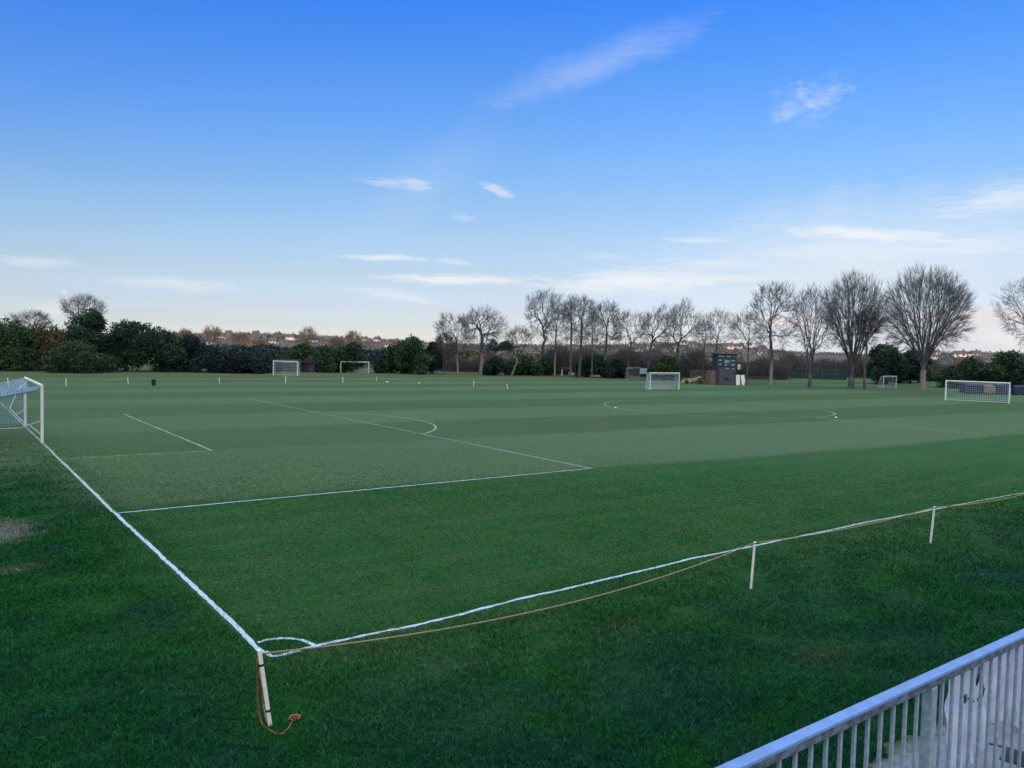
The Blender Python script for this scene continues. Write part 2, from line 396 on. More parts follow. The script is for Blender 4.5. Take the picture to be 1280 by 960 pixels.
sd = bpy.data.lights.new('sun', 'SUN'); sd.energy = 2.0; sd.angle = rad(.5); sd.color = (1, .80, .68)
sun = bpy.data.objects.new('sun', sd); COL.objects.link(sun)
a, e = rad(SUN_AZ), rad(SUN_EL)
sdir = Vector((math.sin(a) * math.cos(e), math.cos(a) * math.cos(e), math.sin(e)))
sun.rotation_euler = sdir.to_track_quat('Z', 'Y').to_euler()
S.view_settings.view_transform = 'Standard'; S.view_settings.look = 'None'; S.view_settings.gamma = 1
S.view_settings.exposure = 0.0
S.cycles.max_bounces = 4; S.cycles.diffuse_bounces = 2; S.cycles.glossy_bounces = 2; S.cycles.transmission_bounces = 1; S.cycles.sample_clamp_indirect = 4

# ------------------------------------------------------------------ ground
def ground():
    # one sheet, finer near the viewer, to the horizon
    xs = np.concatenate([-np.geomspace(6000, 60, 14), np.linspace(-40, 150, 40), np.geomspace(170, 6000, 14)])
    ys = np.concatenate([-np.geomspace(3000, 60, 10), np.linspace(-40, 140, 40), np.geomspace(160, 6000, 14)])
    XX, YY = np.meshgrid(xs, ys); V = np.stack([XX.ravel(), YY.ravel(), np.zeros(XX.size)], 1)
    nx = len(xs); i, j = np.meshgrid(np.arange(nx - 1), np.arange(len(ys) - 1)); q = (j * nx + i).ravel()
    o = mesh_np('ground', V, np.stack([q, q + 1, q + nx + 1, q + nx], 1), M['turf']); tag(o, kind='structure')
ground()

# skyline of the far hillside: pixel -> height over the horizon in px
HP = [(-400, 2), (0, 2), (220, 7), (350, 9), (450, 7), (540, 3), (640, 3), (760, 6), (850, 11), (900, 11), (935, 8), (1000, 3), (1100, 3), (1200, 8), (1280, 8), (1700, 5)]
def hillz(px, d):
    top = np.interp(px, [p[0] for p in HP], [p[1] for p in HP]) / F * 900 + 4.5
    s = np.clip((d - 330) / 570, 0, 1); s = s * s * (3 - 2 * s)
    return top * s
def hill_height_xy(x, y):
    v = np.array([x, y, 0]) - CP; d = v @ DV; px = 640 + F * (v @ RV) / d; return float(hillz(px, d))
def hills():
    pxs = np.linspace(-400, 1700, 90); ds = np.concatenate([np.linspace(320, 900, 22), [1100, 1500, 2200]])
    V = []
    for d in ds:
        for px in pxs:
            p = at(px, d); z = hillz(px, d) - .05
            if d > 900: z = hillz(px, 900) * (1 - (d - 900) / 4000)
            V.append((p[0], p[1], z + (math.sin(px * .031 + d * .01) * .35 if d < 899 else 0) * min(1, (d - 320) / 200)))
    n = len(pxs); i, j = np.meshgrid(np.arange(n - 1), np.arange(len(ds) - 1)); q = (j * n + i).ravel()
    m, t_, b = material('hillside')
    P = t_.new('ShaderNodeNewGeometry').outputs['Position']
    c = t_.mix(t_.smooth(t_.noise(P, .012, 4), .4, .6), (.05, .055, .04), (.13, .105, .085))
    c = t_.mix(t_.smooth(t_.noise(P, .05, 4), .5, .7), c, (.06, .05, .045))
    t_.put(b.inputs['Base Color'], c); b.inputs['Roughness'].default_value = 1
    tag(mesh_np('hills', V, np.stack([q, q + 1, q + n + 1, q + n], 1), m, smooth=True), kind='structure')
    # unseen bank added behind the viewer to keep the low sun off the field
    u = np.array([sdir.x, sdir.y]); u /= np.linalg.norm(u); r = np.array([u[1], -u[0]])
    V = []; prof = [(45, 0), (60, 10), (85, 25), (110, 37), (170, 33), (300, 0)]
    ss = np.linspace(-420, 420, 40)
    for dd, hh in prof:
        for s_ in ss:
            k = max(0, 1 - (abs(s_) / 420) ** 4)
            p = CP[:2] + u * dd + r * s_; V.append((p[0], p[1], hh * k + (random.random() * 1.5 if hh > 5 else -.05)))
    n = len(ss); i, j = np.meshgrid(np.arange(n - 1), np.arange(len(prof) - 1)); q = (j * n + i).ravel()
    tag(mesh_np('hills', V, np.stack([q, q + 1, q + n + 1, q + n], 1), m, smooth=True), kind='structure')
hills()

# ------------------------------------------------------------------ painted lines (sheets 6 mm above the turf)
def ribbon(pts, wd, name, mat, z=.006, wob=.012, step=.12):
    pts = [np.array(p[:2], float) for p in pts]
    P = [pts[0]]
    for a_, b_ in zip(pts[:-1], pts[1:]):
        n = max(1, int(np.linalg.norm(b_ - a_) / step)); P += [a_ + (b_ - a_) * k / n for k in range(1, n + 1)]
    P = np.array(P); T = np.gradient(P, axis=0); T /= np.linalg.norm(T, axis=1)[:, None]; N = np.stack([-T[:, 1], T[:, 0]], 1)
    n = len(P)
    k = np.exp(-np.linspace(-2, 2, 15) ** 2); k /= k.sum()
    w1 = np.convolve(rng.normal(0, 1, n + 14), k, 'valid') * wob * 2.2; w2 = rng.normal(0, wob * .6, (2, n))
    L = P + N * (wd / 2 + w1 + w2[0])[:, None]; R = P + N * (-wd / 2 + w1 + w2[1])[:, None]
    V = np.zeros((2 * n, 3)); V[0::2, :2] = L; V[1::2, :2] = R; V[:, 2] = z
    q = np.arange(n - 1) * 2
    return mesh_np(name, V, np.stack([q + 1, q + 3, q + 2, q], 1), mat)
W2 = 31.32
def arc(cx, cy, r, a0, a1, n=40): return [(cx + r * math.cos(rad(a0 + (a1 - a0) * k / n)), cy + r * math.sin(rad(a0 + (a1 - a0) * k / n))) for k in range(n + 1)]
def line(pts, wd=.10, z=.006, mat='line', wob=.012): tag(ribbon(pts, wd, 'pitch_marking', M[mat], z, wob), kind='structure')
line([(0, -.06), (0.02, 5), (-.03, 12), (.0, 22), (0, 62)], .085, wob=.010)
line([gnd(*p) for p in ((331, 815), (338, 821), (347, 821), (400, 806), (500, 787), (575, 768), (650, 749), (760, 724), (860, 700), (950, 681), (1060, 658), (1167, 637), (1280, 616))] + [(48.5, -.1), (90, 0)], .075, .010, wob=.016)
line([gnd(*p) for p in ((322, 804), (333, 801), (350, 799), (364, 799.5), (377, 801), (388, 805), (397, 810))], .06, .014)
for s in (-1, 1):
    line([(.06, W2 + s * 20.16), (16.5, W2 + s * 20.16)], .075, .008)
    line([(.06, W2 + s * 9.16), (5.4, W2 + s * 9.16)], .09, .008, 'faint_line')
line([(16.5, W2 - 20.2), (16.5, W2 + 20.2)], .10, .012)
line([(5.5, W2 - 9.2), (5.5, W2 + 9.2)], .10, .012)
line(arc(11, W2, 9.15, -52.5, 52.5), .12, .008, 'faint_line'); line(arc(11, W2, 9.15, -52.5, -30), .12, .016)
line([(47.7, 10.4), (48.3, 22.0)], .14, .008, 'faint_line'); line([(48.2, 22.0), (48.5, 40)], .09, .016, 'faint_line', .02)
line(arc(48.5, W2, 9.15, 0, 360, 80), .12, .012, 'faint_line')

# ------------------------------------------------------------------ grass blades near the viewer
def line_mask(x, y):
    m = (np.abs(x) < .085) & (y > -.1)
    m |= (np.abs(y - 11.16) < .07) & (x > 0) & (x < 16.6)
    tl = np.array([gnd(*p)[:2] for p in ((345, 819), (400, 806), (500, 787), (575, 768), (650, 749), (760, 724), (860, 700), (950, 681), (1060, 658), (1167, 637), (1280, 616))])
    m |= (np.abs(y - np.interp(x, tl[:, 0], tl[:, 1])) < .07) & (x > 0)
    ar = np.array([gnd(*p)[:2] for p in ((322, 804), (333, 801), (350, 799), (364, 799.5), (377, 801), (388, 805), (397, 810))])
    for q in ar: m |= np.hypot(x - q[0], y - q[1]) < .05
    return m
PAVE_Y = -6.66
def pave_edge(x): return PAVE_Y + .07 * np.sin(x * 5.1) + .05 * np.sin(x * 13.7 + 1) + .03 * np.sin(x * 31.)
def blades():
    n = 2500000
    px = np.where(rng.random(n) < .74, rng.uniform(-60, 1340, n), rng.uniform(-420, 1760, n)); d = 7.8 + 32 * rng.random(n) ** 1.6
    v = DV[None] + RV[None] * ((px - 640) / F)[:, None] + UV[None] * (.045)
    P = CP[None] + v * d[:, None]; x, y = P[:, 0], P[:, 1]
    px2 = None
    dens = np.minimum(1, 1.1 * (d / 14) ** -.3) * np.clip((40 - d) / 16, 0, 1)
    keep = ((y > pave_edge(x) - .03) | ((x < 3.62) & (y > -9.3))) & ~(line_mask(x, y) & (rng.random(n) > .05)) & (rng.random(n) < dens)
    # patchiness
    patch = np.sin(x * 1.7 + np.sin(y * 1.3) * 2) * np.sin(y * 1.9 + np.sin(x * .9) * 2)
    keep &= rng.random(n) < .75 + .25 * patch
    bare = np.exp(-(((x + 2.7) / 1.0) ** 2 + ((y - 10.4) / 1.6) ** 2)) + .6 * np.exp(-(((x - 7) / .6) ** 2 + ((y + 4.6) / .4) ** 2))
    keep &= rng.random(n) > bare * .8
    x, y, d, patch = x[keep], y[keep], d[keep], patch[keep]; n = len(x)
    out = 1 - np.clip((y + .8) / 1.4, 0, 1) * np.clip((x + .8) / 1.4, 0, 1)
    h = (.017 + .020 * out) * rng.lognormal(0, .38, n) * (1 + .35 * patch * out)
    tuft = np.sin(x * 9.1 + np.sin(y * 7.3) * 2.2) * np.sin(y * 10.7 + np.sin(x * 6.1) * 2.5) * np.sin(x * 3.3 + y * 4.1)
    h *= 1 + (.3 + .2 * out) * tuft
    h = np.minimum(h, .13)
    h *= np.clip((44 - d) / 20, .35, 1)
    lod = np.clip(d / 11, 1, 3); wd = .0032 * lod * rng.uniform(.7, 1.3, n)
    a1 = rng.uniform(0, 2 * np.pi, n); lean = rng.uniform(.3, 1.3, n) * h * (1 + .3 * out)
    wd_dir = rng.uniform(0, np.pi, n)
    B = np.stack([x, y, np.full(n, -.002)], 1)
    side = np.stack([np.cos(wd_dir), np.sin(wd_dir), np.zeros(n)], 1) * wd[:, None]
    bend = np.stack([np.cos(a1), np.sin(a1), np.zeros(n)], 1) * lean[:, None]
    mid = B + bend * .35 + np.stack([np.zeros(n), np.zeros(n), h * .65], 1)
    tip = B + bend + np.stack([np.zeros(n), np.zeros(n), h * .95], 1)
    V = np.empty((n, 5, 3)); V[:, 0] = B - side; V[:, 1] = B + side; V[:, 2] = mid + side * .8; V[:, 3] = mid - side * .8; V[:, 4] = tip
    q = np.arange(n) * 5
    # quad + triangle, written as triangles
    T = np.concatenate([np.stack([q, q + 1, q + 2], 1), np.stack([q, q + 2, q + 3], 1), np.stack([q + 3, q + 2, q + 4], 1)])
    o = mesh_np('grass', V.reshape(-1, 3), T, M['blades']); tag(o, 'short green grass on and beside the pitch', 'grass', kind='stuff')
    print('blades', n)
blades()

# ------------------------------------------------------------------ paving and terrace
def paving():
    xs = np.linspace(3.6, 24, 400); V = []; 
    for x in xs: V += [(x, -9.35, .004), (x, float(pave_edge(x)), .004)]
    q = np.arange(len(xs) - 1) * 2
    m, t_, b = material('paving'); P = t_.new('ShaderNodeNewGeometry').outputs['Position']; x, y, z = t_.xyz(P)
    c = t_.mix(t_.smooth(t_.noise(P, 2.2, 6, .7), .35, .65), (.10, .13, .20), (.16, .20, .29))
    c = t_.mix(t_.smooth(t_.noise(P, 30, 4, .7), .5, .75), c, (.11, .12, .12))
    g = t_.math('LESS_THAN', t_.math('FRACT', t_.math('MULTIPLY', x, 1 / 2.4)), .006)
    c = t_.mix(g, c, (.04, .045, .04))
    e = t_.math('ADD', y, t_.math('MULTIPLY', t_.noise(P, 6, 5, .8), .7))
    c = t_.mix(t_.smooth(e, -6.62, -6.30), c, (.02, .05, .02))
    t_.put(b.inputs['Base Color'], c); b.inputs['Roughness'].default_value = .8
    bn = t_.new('ShaderNodeBump'); bn.inputs['Strength'].default_value = .4; bn.inputs['Distance'].default_value = .01
    t_.put(bn.inputs['Height'], t_.noise(P, 40, 4, .7)); t_.l.new(bn.outputs[0], b.inputs['Normal'])
    tag(mesh_np('path', V, np.stack([q, q + 2, q + 3, q + 1], 1), m), kind='structure')
    tb = MB().box((3, -12.4, .97), (24, 6.02, 1.95)); tag(tb.build('terrace', M['deck'], bevel=.02), kind='structure')
paving()

def railing():
    r = empty('metal_railing', (0, -9.478, 1.948), 0, 'pale painted metal railing with upright bars along the terrace edge', 'railing')
    X0, X1 = -2.6, 6.8; ztop = 3.04 - 1.945
    m = MB(); mm = MB()
    cuts = [X0, .557, X1]
    for a_, b_ in zip(cuts[:-1], cuts[1:]):
        n = 8
        m.box(((a_ + b_) / 2, 0, ztop - .008), (b_ - a_ - .003, .054, .016))
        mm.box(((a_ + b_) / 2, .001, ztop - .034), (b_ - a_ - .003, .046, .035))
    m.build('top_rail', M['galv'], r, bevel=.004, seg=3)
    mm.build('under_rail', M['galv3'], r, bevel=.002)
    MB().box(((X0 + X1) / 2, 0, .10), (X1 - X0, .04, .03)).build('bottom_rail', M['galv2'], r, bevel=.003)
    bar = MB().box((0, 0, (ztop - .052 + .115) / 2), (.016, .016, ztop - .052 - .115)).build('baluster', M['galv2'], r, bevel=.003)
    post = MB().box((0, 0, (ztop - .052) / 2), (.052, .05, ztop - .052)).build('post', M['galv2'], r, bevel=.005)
    post.location.x = -.085
    for x in (-.085 - 1.94, -.085 + 1.94, -.085 + 3.88, -.085 + 5.82):
        c = post.copy(); COL.objects.link(c); c.location.x = x
    k0 = -.085
    first = True
    for s in (-1, 0, 1, 2, 3):
        base = k0 + s * 1.94
        for i in range(1, 18):
            x = base + .015 + i * (1.91 / 18)
            if x < X0 + .03 or x > X1 - .03: continue
            c = bar if first else bar.copy()
            if not first: COL.objects.link(c)
            first = False
            c.location.x = x
railing()

def plastic_sheet():
    # pleated, crumpled sheet hanging on the field side of the railing
    nx, nz = 90, 60; x0, x1 = .28, 1.55
    V = []
    for j in range(nz + 1):
        for i in range(nx + 1):
            u = i / nx; v = j / nz; x = x0 + (x1 - x0) * u
            low = .50 + .10 * math.sin(u * 9 + .9) + .035 * math.sin(u * 33)
            low -= .14 * max(0, 1 - u * 14)
            z = 3.04 - .075 - v * low
            amp = .010 + .022 * v
            y = -9.418 + amp * math.sin(u * 62 + .6 * math.sin(v * 3)) + .012 * math.sin(u * 21 + v * 5) + .006 * math.sin(v * 17 + u * 40)
            V.append((x + .018 * math.sin(v * 4) * (1 - u) - .03 * math.sin(v * 3.1) * max(0, 1 - 8 * u), y, z))
    n = nx + 1; i, j = np.meshgrid(np.arange(nx), np.arange(nz)); q = (j * n + i)
    hole = ((i / nx - .20) ** 2 / .0016 + (j / nz - .27) ** 2 / .006 < 1) | ((i / nx - .10) ** 2 / .0004 + (j / nz - .33) ** 2 / .002 < 1)
    q = q[~hole].ravel()
    r = empty('plastic_sheet', (0, 0, 0), 0, 'crumpled white plastic sheet tied behind the bars of the metal railing', 'plastic sheet')
    o = mesh_np('sheet', V, np.stack([q, q + n, q + n + 1, q + 1], 1), M['sheet'], r, smooth=True)
    s = o.modifiers.new('thick', 'SOLIDIFY'); s.thickness = .003
    cord = MB()
    cx, cz = .53, 2.84
    cord.tube([(cx + .035 * math.cos(a_), -9.44 + .01 * math.sin(2 * a_), cz + .085 * math.sin(a_)) for a_ in np.linspace(0, 2 * math.pi, 20)], .006, 6, False)
    cord.tube([(cx - .09, -9.43, cz - .06), (cx - .04, -9.435, cz - .085), (cx + .02, -9.44, cz - .08), (cx + .09, -9.43, cz - .05)], .005, 6)
    cord.tube([(cx - .02, -9.44, cz + .12), (cx, -9.445, cz + .15), (cx - .01, -9.44, 2.99)], .006, 6)
    cord.build('cord', M['dark'], r, smooth=True)
plastic_sheet()
# black cable on the paving
g0, g1 = gnd(1218, 925, .012), gnd(1330, 955, .012)
cb = MB().tube([g0 + (g1 - g0) * k + np.array([0, .08 * math.sin(k * 3.1), 0]) for k in np.linspace(0, 1, 16)], .012, 6)
tag(cb.build('power_cable', M['dark'], smooth=True), 'thin black cable lying on the grey paving below the terrace', 'cable')
g = gnd(1276, 950)
dr = empty('drain_cover', g, .2, 'small dark drain cover let into the paving beside the black cable', 'drain cover')
MB().box((0, 0, .012), (.36, .36, .02)).build('frame', M['dark'], dr, bevel=.004)
gr = MB()
for k in range(7): gr.box((-.135 + k * .045, 0, .026), (.018, .28, .012))
gr.build('grating', M['hall'], dr)

# ------------------------------------------------------------------ stakes, rope
def make_stake(base, top, label, group, r=.024, bands=False):
    base = np.array(base); top = np.array(top); o = empty('rope_stake', base, 0, label, 'stake', group)
    v = top - base
    MB().tube([(0, 0, -.02), tuple(v * .5), tuple(v * .992), tuple(v)], [r, r, r, r * .75], 10).build('shaft', M['stake'], o, smooth=False)
    if bands:
        for k in (.20, .80):
            MB().tube([tuple(v * (k - .012)), tuple(v * (k + .016))], r * 1.12, 10).build('tape_band', M['tape'], o)
    else:
        MB().tube([tuple(v * .965), tuple(v * .98)], r * 1.1, 10).build('rope_notch', M['tape'], o)
    return o
GS = 'white rope stakes round the field'
c_base = gnd(338, 907); c_top = gnd(324, 812, .93)
make_stake(c_base, c_top, 'leaning white stake with two black tape bands at the pitch corner', GS, .026, True)
s1b, s1t = gnd(938.5, 736), gnd(943.5, 677, .93)
make_stake(s1b, s1t, 'plain white rope stake beside the touchline, the nearer of the two on the right', GS)
s2b, s2t = gnd(1163, 679), gnd(1168, 633, .93)
make_stake(s2b, s2t, 'plain white rope stake beside the touchline, the one nearest the right edge', GS)
def sag(a_, b_, z, n=24):
    a_, b_ = np.array(a_), np.array(b_)
    return [tuple(a_ + (b_ - a_) * k - np.array([0, 0, z * 4 * k * (1 - k)])) for k in np.linspace(0, 1, n)]
s3 = np.array([24.5, -1.9, .88])
rp = MB()
pts = sag(c_top - [0, 0, .05], s1t - [0, 0, .02], .30)[:-1] + sag(s1t - [0, 0, .02], s2t - [0, 0, .02], .09)[:-1] + sag(s2t - [0, 0, .02], s3, .16)
rp.tube(pts, .011, 6)
tag(rp.build('boundary_rope', M['rope'], smooth=True), 'thin tan rope sagging from stake to stake along the near touchline', 'rope')
# tail of old rope: down from the corner stake, then over the turf to a frayed end
p0 = c_top - np.array([0, 0, .10])
a1 = gnd(322, 850, .55); a2 = gnd(323, 885, .2)
tail = [p0 + np.array([-.02, 0, 0]), a1, a2] + [gnd(*p, .015) for p in ((328, 905), (338, 913), (350, 918), (360, 911), (365, 903), (371, 899))]
def spline(P, n=6):
    P = [np.array(p) for p in P]; P = [2 * P[0] - P[1]] + P + [2 * P[-1] - P[-2]]; out = []
    for i in range(1, len(P) - 2):
        for k in range(n):
            u = k / n
            out.append(.5 * ((2 * P[i]) + (P[i + 1] - P[i - 1]) * u + (2 * P[i - 1] - 5 * P[i] + 4 * P[i + 1] - P[i + 2]) * u * u + (3 * P[i] - P[i - 1] - 3 * P[i + 1] + P[i + 2]) * u ** 3))
    out.append(P[-2]); return out
tp = spline(tail); ro = empty('rope_tail', gnd(340, 913), 0, 'old brown rope hanging down the corner stake to a frayed knot on the grass', 'rope')
loc = gnd(340, 913)
MB().tube([p - loc for p in tp], .012, 7).build('strand', M['orope'], ro, smooth=True)
q0 = c_top - np.array([0, 0, .25]); q1 = gnd(329, 880, .1)
MB().tube([q0 - loc, (q0 + q1) / 2 - loc + np.array([.01, 0, 0]), q1 - loc, gnd(333, 902, .02) - loc], .008, 6).build('strand', M['rope'], ro, smooth=True)
kn = MB()
e_ = gnd(369, 898, .03) - loc
for k in range(9):
    a_ = rng.uniform(0, 6.28); pts = [e_ + np.array([.07 * math.cos(a_ + q) * s_, .06 * math.sin(a_ + q) * s_, .012 * math.sin(q * 3) + .01]) for q, s_ in zip(np.linspace(0, 3.6, 9), np.linspace(.5, 1.1, 9))]
    kn.tube(pts, .010, 6)
kn.build('frayed_knot', M['orope'], ro, smooth=True)

# far stakes
far = [((11, 485), (9.5, 472)), ((83, 482.5), (82.5, 473)), ((160.5, 480), (159.5, 472)), ((274, 479), (274, 472)), ((357, 479), (357, 470)),
       ((429, 478), (428, 471)), ((470.5, 476.5), (470.5, 471)), ((592, 482.5), (592, 476)), ((635, 486.5), (633.5, 480))]
fl = ['far white rope stake seen through the side net of the big goal', 'far white rope stake just right of the big goal', 'far white rope stake beside the small black bin',
      'far white rope stake midway between the black bin and the far goals', 'far white rope stake in front of the left far goal', 'far white rope stake in front of the right far goal',
      'tiny far white rope stake right of the two far goals', 'far white rope stake in front of the large bare tree', 'far white rope stake nearest the middle of the field']
tops = []
for (b_, t_), l in zip(far, fl):
    B = gnd(*b_); hh = 1.0 * np.clip((b_[1] - t_[1]) / (F / depth_of(*b_)), .55, 1.1)
    T = gnd(*t_, hh) if b_[0] > 5e9 else B + np.array([RV[0], RV[1], 0]) * (t_[0] - b_[0]) / (F / depth_of(*b_)) + np.array([0, 0, hh])
    make_stake(B, T, l, GS, .036); tops.append(T)
fr = MB()
for a_, b_ in zip(tops[:-1], tops[1:]): fr.tube(sag(a_, b_, .30, 12), .014, 5)
tag(fr.build('boundary_rope', M['rope'], smooth=True), 'thin pale rope strung along the far stakes across the field', 'rope')

# small black bin, marker discs, white bucket
bin_ = empty('bin', gnd(192, 482), 0, 'small black bin standing on the far grass beside a white stake', 'bin')
MB().tube([(0, 0, 0), (0, 0, .55)], [.17, .21], 14).build('body', M['dark'], bin_)
MB().tube([(0, 0, .551), (0, 0, .60), (0, 0, .63)], [.225, .22, .12], 14).build('lid', M['dark'], bin_)
def disc(px, py, l, r=.09):
    m = MB().tube([(0, 0, .0), (0, 0, .012), (0, 0, .04), (0, 0, .08)], [r, r * .98, r * .6, r * .3], 16)
    o = m.build('marker_disc', M['stake'], smooth=False); o.location = gnd(px, py); tag(o, l, 'marker disc', 'white marker discs on the pitch')
disc(1045, 522, 'white marker disc on the grass where the halfway line meets the centre circle')
disc(769.5, 510, 'white marker disc at the left edge of the centre circle')
disc(484, 477.5, 'small white marker disc near the far rope on the left half', .17)
disc(524, 479, 'small white marker disc near the far rope, right of the far goals', .12)

# ------------------------------------------------------------------ goals
def net_panel(m, quad, nu, nv, r, sagd=0.0, off=(0, 0, 0)):
    """strands over a bilinear patch a-b-c-d, sagging in its middle"""
    a_, b_, c_, d_ = [np.array(q, float) for q in quad]; off = np.array(off, float)
    def P(u, v): return (a_ * (1 - u) * (1 - v) + b_ * u * (1 - v) + c_ * u * v + d_ * (1 - u) * v) + off * 16 * u * (1 - u) * v * (1 - v) - np.array([0, 0, sagd * 4 * u * (1 - u)]) * (1 if sagd else 0)
    for i in range(nu + 1): m.tube([P(i / nu, v) for v in np.linspace(0, 1, 7)], r, 3, False)
    for j in range(nv + 1): m.tube([P(u, j / nv) for u in np.linspace(0, 1, 13)], r, 3, False)
def goal(A, B, h, dtop, dbot, back, label, group, pr=.06, strand=.010, mesh=.16, mat='net', side_sag=.25, frame='white_paint', netted=True, bulge=.3):
    """posts at A and B; back: unit vector away from the pitch"""
    A, B = np.array(A), np.array(B); mid = (A + B) / 2; w_ = np.linalg.norm(B - A); ux = (B - A) / w_
    # the length of the goal lies on local x, back on local y
    o = empty('football_goal', mid, math.atan2(ux[1], ux[0]), label, 'goal', group)
    sgn = 1 if (-ux[1] * back[0] + ux[0] * back[1]) > 0 else -1
    for s in (-1, 1):
        MB().tube([(s * w_ / 2, 0, -.05), (s * w_ / 2, 0, h)], pr, 12).build('post', M[frame], o)
    MB().tube([(-w_ / 2 - pr, 0, h), (w_ / 2 + pr, 0, h)], pr, 12).build('crossbar', M[frame], o)
    dt, db = dtop * sgn, dbot * sgn
    for s in (-1, 1):
        MB().tube([(s * w_ / 2, .02, h), (s * w_ / 2, dt, h * .98), (s * w_ / 2, db, .03)], pr * .36, 8, False).build('net_support', M[frame], o)
    g_ = MB().tube([(-w_ / 2, pr * sgn, .03), (-w_ / 2, db, .03), (w_ / 2, db, .03), (w_ / 2, pr * sgn, .03)], pr * .34, 8, False)
    g_.build('ground_bar', M[frame], o)
    if netted:
        m = MB(); nw = int(w_ / mesh)
        net_panel(m, [(-w_ / 2, 0, h), (w_ / 2, 0, h), (w_ / 2, dt, h * .98), (-w_ / 2, dt, h * .98)], nw, max(3, int(dtop / mesh)), strand, side_sag * .6)
        net_panel(m, [(-w_ / 2, dt, h * .98), (w_ / 2, dt, h * .98), (w_ / 2, db, .05), (-w_ / 2, db, .05)], nw, int(h / mesh), strand, 0, (0, bulge * sgn, 0))
        for s in (-1, 1):
            net_panel(m, [(s * w_ / 2, 0, h), (s * w_ / 2, dt, h * .98), (s * w_ / 2, db, .05), (s * w_ / 2, 0, .05)], max(3, int(dbot / mesh)), int(h / mesh), strand, 0, (.12 * s, 0, 0))
        m.build('net', M[mat], o)
    return o
GG = 'football goals round the field'
def big_goal():
    o = empty('football_goal', (0, W2, 0), 0, 'large white football goal with sagging blue net on the left goal line', 'goal', GG)
    y0, y1, h = -3.66, 3.66, 2.44; pr = .06
    for y in (y0, y1): MB().tube([(0, y, -.05), (0, y, h)], pr, 14).build('post', M['white_paint'], o)
    MB().tube([(0, y0 - pr, h), (0, y1 + pr, h)], pr, 14).build('crossbar', M['white_paint'], o)
    m = MB()
    net_panel(m, [(-.02, y0, h), (-.02, y1, h), (-1.5, y1, 2.1), (-1.7, y0, 2.15)], 66, 14, .008, .45)
    net_panel(m, [(-1.7, y0, 2.15), (-1.5, y1, 2.1), (-2.4, y1, .25), (-2.5, y0, 1.15)], 66, 18, .008, .45, (-.35, 0, 0))
    net_panel(m, [(0, y1, h), (-1.5, y1, 2.1), (-2.4, y1, .2), (0, y1, .2)], 16, 20, .008, 0, (.1, .3, 0))
    m.build('net', M['blue_net'], o)
    c = MB()
    c.tube([(-2.4, y1, .22), (-1.9, 2, .12), (-1.4, -.5, .35), (-.7, -2.6, .55), (0, y0, .95)], .022, 6)
    c.tube([(0, y1, h), (-.5, 2.6, 1.6), (-.8, 1.6, 1.1), (-.5, .4, .7), (-.05, -1.2, .35), (0, y0, .28)], .018, 6)
    c.tube([(0, 1.6, h), (-.8, 1.0, 1.7), (-.9, 1.6, 1.0), (-.4, 2.8, .7), (0, y1, .9)], .018, 6)
    c.tube([(-2.4, y1, .22), (-2.45, 0, .60), (-2.5, y0, 1.15)], .03, 6)
    c.build('net_rope', M['net'], o, smooth=True)
big_goal()
goal(gnd(1181.5, 500.5), gnd(1261, 504.5), 2.15, .9, 1.5, (1, 0.2), 'white goal on the far right with blue covers showing through its net', GG, .065, .012, .2)
goal(gnd(812.5, 487), gnd(848.5, 487), 2.0, .6, 1.0, (.6, .8), 'small white goal in front of the dark scoreboard', GG, .055, .014, .17)
goal(gnd(341.5, 469), gnd(371.5, 469.7), 1.95, .8, 1.4, (.3, .9), 'left one of the two small pale goals before the far hedge', GG, .05, .015, .22)
goal(gnd(426, 466), gnd(461, 466.5), 1.75, .7, 1.2, (.4, .9), 'right one of the two small pale goals before the far hedge', GG, .05, .014, .24)
goal(gnd(1104, 485), gnd(1120, 485), 1.75, .5, .9, (.6, .7), 'tiny white goal frame between the two large fan-shaped bare trees', GG, .05, .01, .3)
goal(gnd(785, 474), gnd(800, 474), 1.9, .5, .8, (.6, .7), 'small pinkish goal frame under the bare trees left of the scoreboard', GG, .05, .01, .3, frame='beige')

# ------------------------------------------------------------------ trees
def seg_mesh(P0, P1, R0, R1, n):
    P0, P1 = np.array(P0), np.array(P1); R0, R1 = np.array(R0), np.array(R1)
    D = P1 - P0; L = np.linalg.norm(D, axis=1) + 1e-9; T = D / L[:, None]
    up = np.where(np.abs(T[:, 2:3]) < .9, np.array([[0, 0, 1.]]), np.array([[1., 0, 0]]))
    A = np.cross(T, up); A /= np.linalg.norm(A, axis=1)[:, None]; B = np.cross(A, T)
    m = len(P0); V = np.empty((m, 2 * n, 3))
    P1e = P1 + T * (R1 * .5)[:, None]
    for k in range(n):
        w_ = 2 * np.pi * k / n; o = A * math.cos(w_) + B * math.sin(w_)
        V[:, k] = P0 + o * R0[:, None]; V[:, n + k] = P1e + o * R1[:, None]
    q = np.arange(m)[:, None] * 2 * n; Fs = []
    for k in range(n):
        Fs.append(np.concatenate([q + k, q + (k + 1) % n, q + n + (k + 1) % n, q + n + k], 1))
    return V.reshape(-1, 3), np.concatenate(Fs)

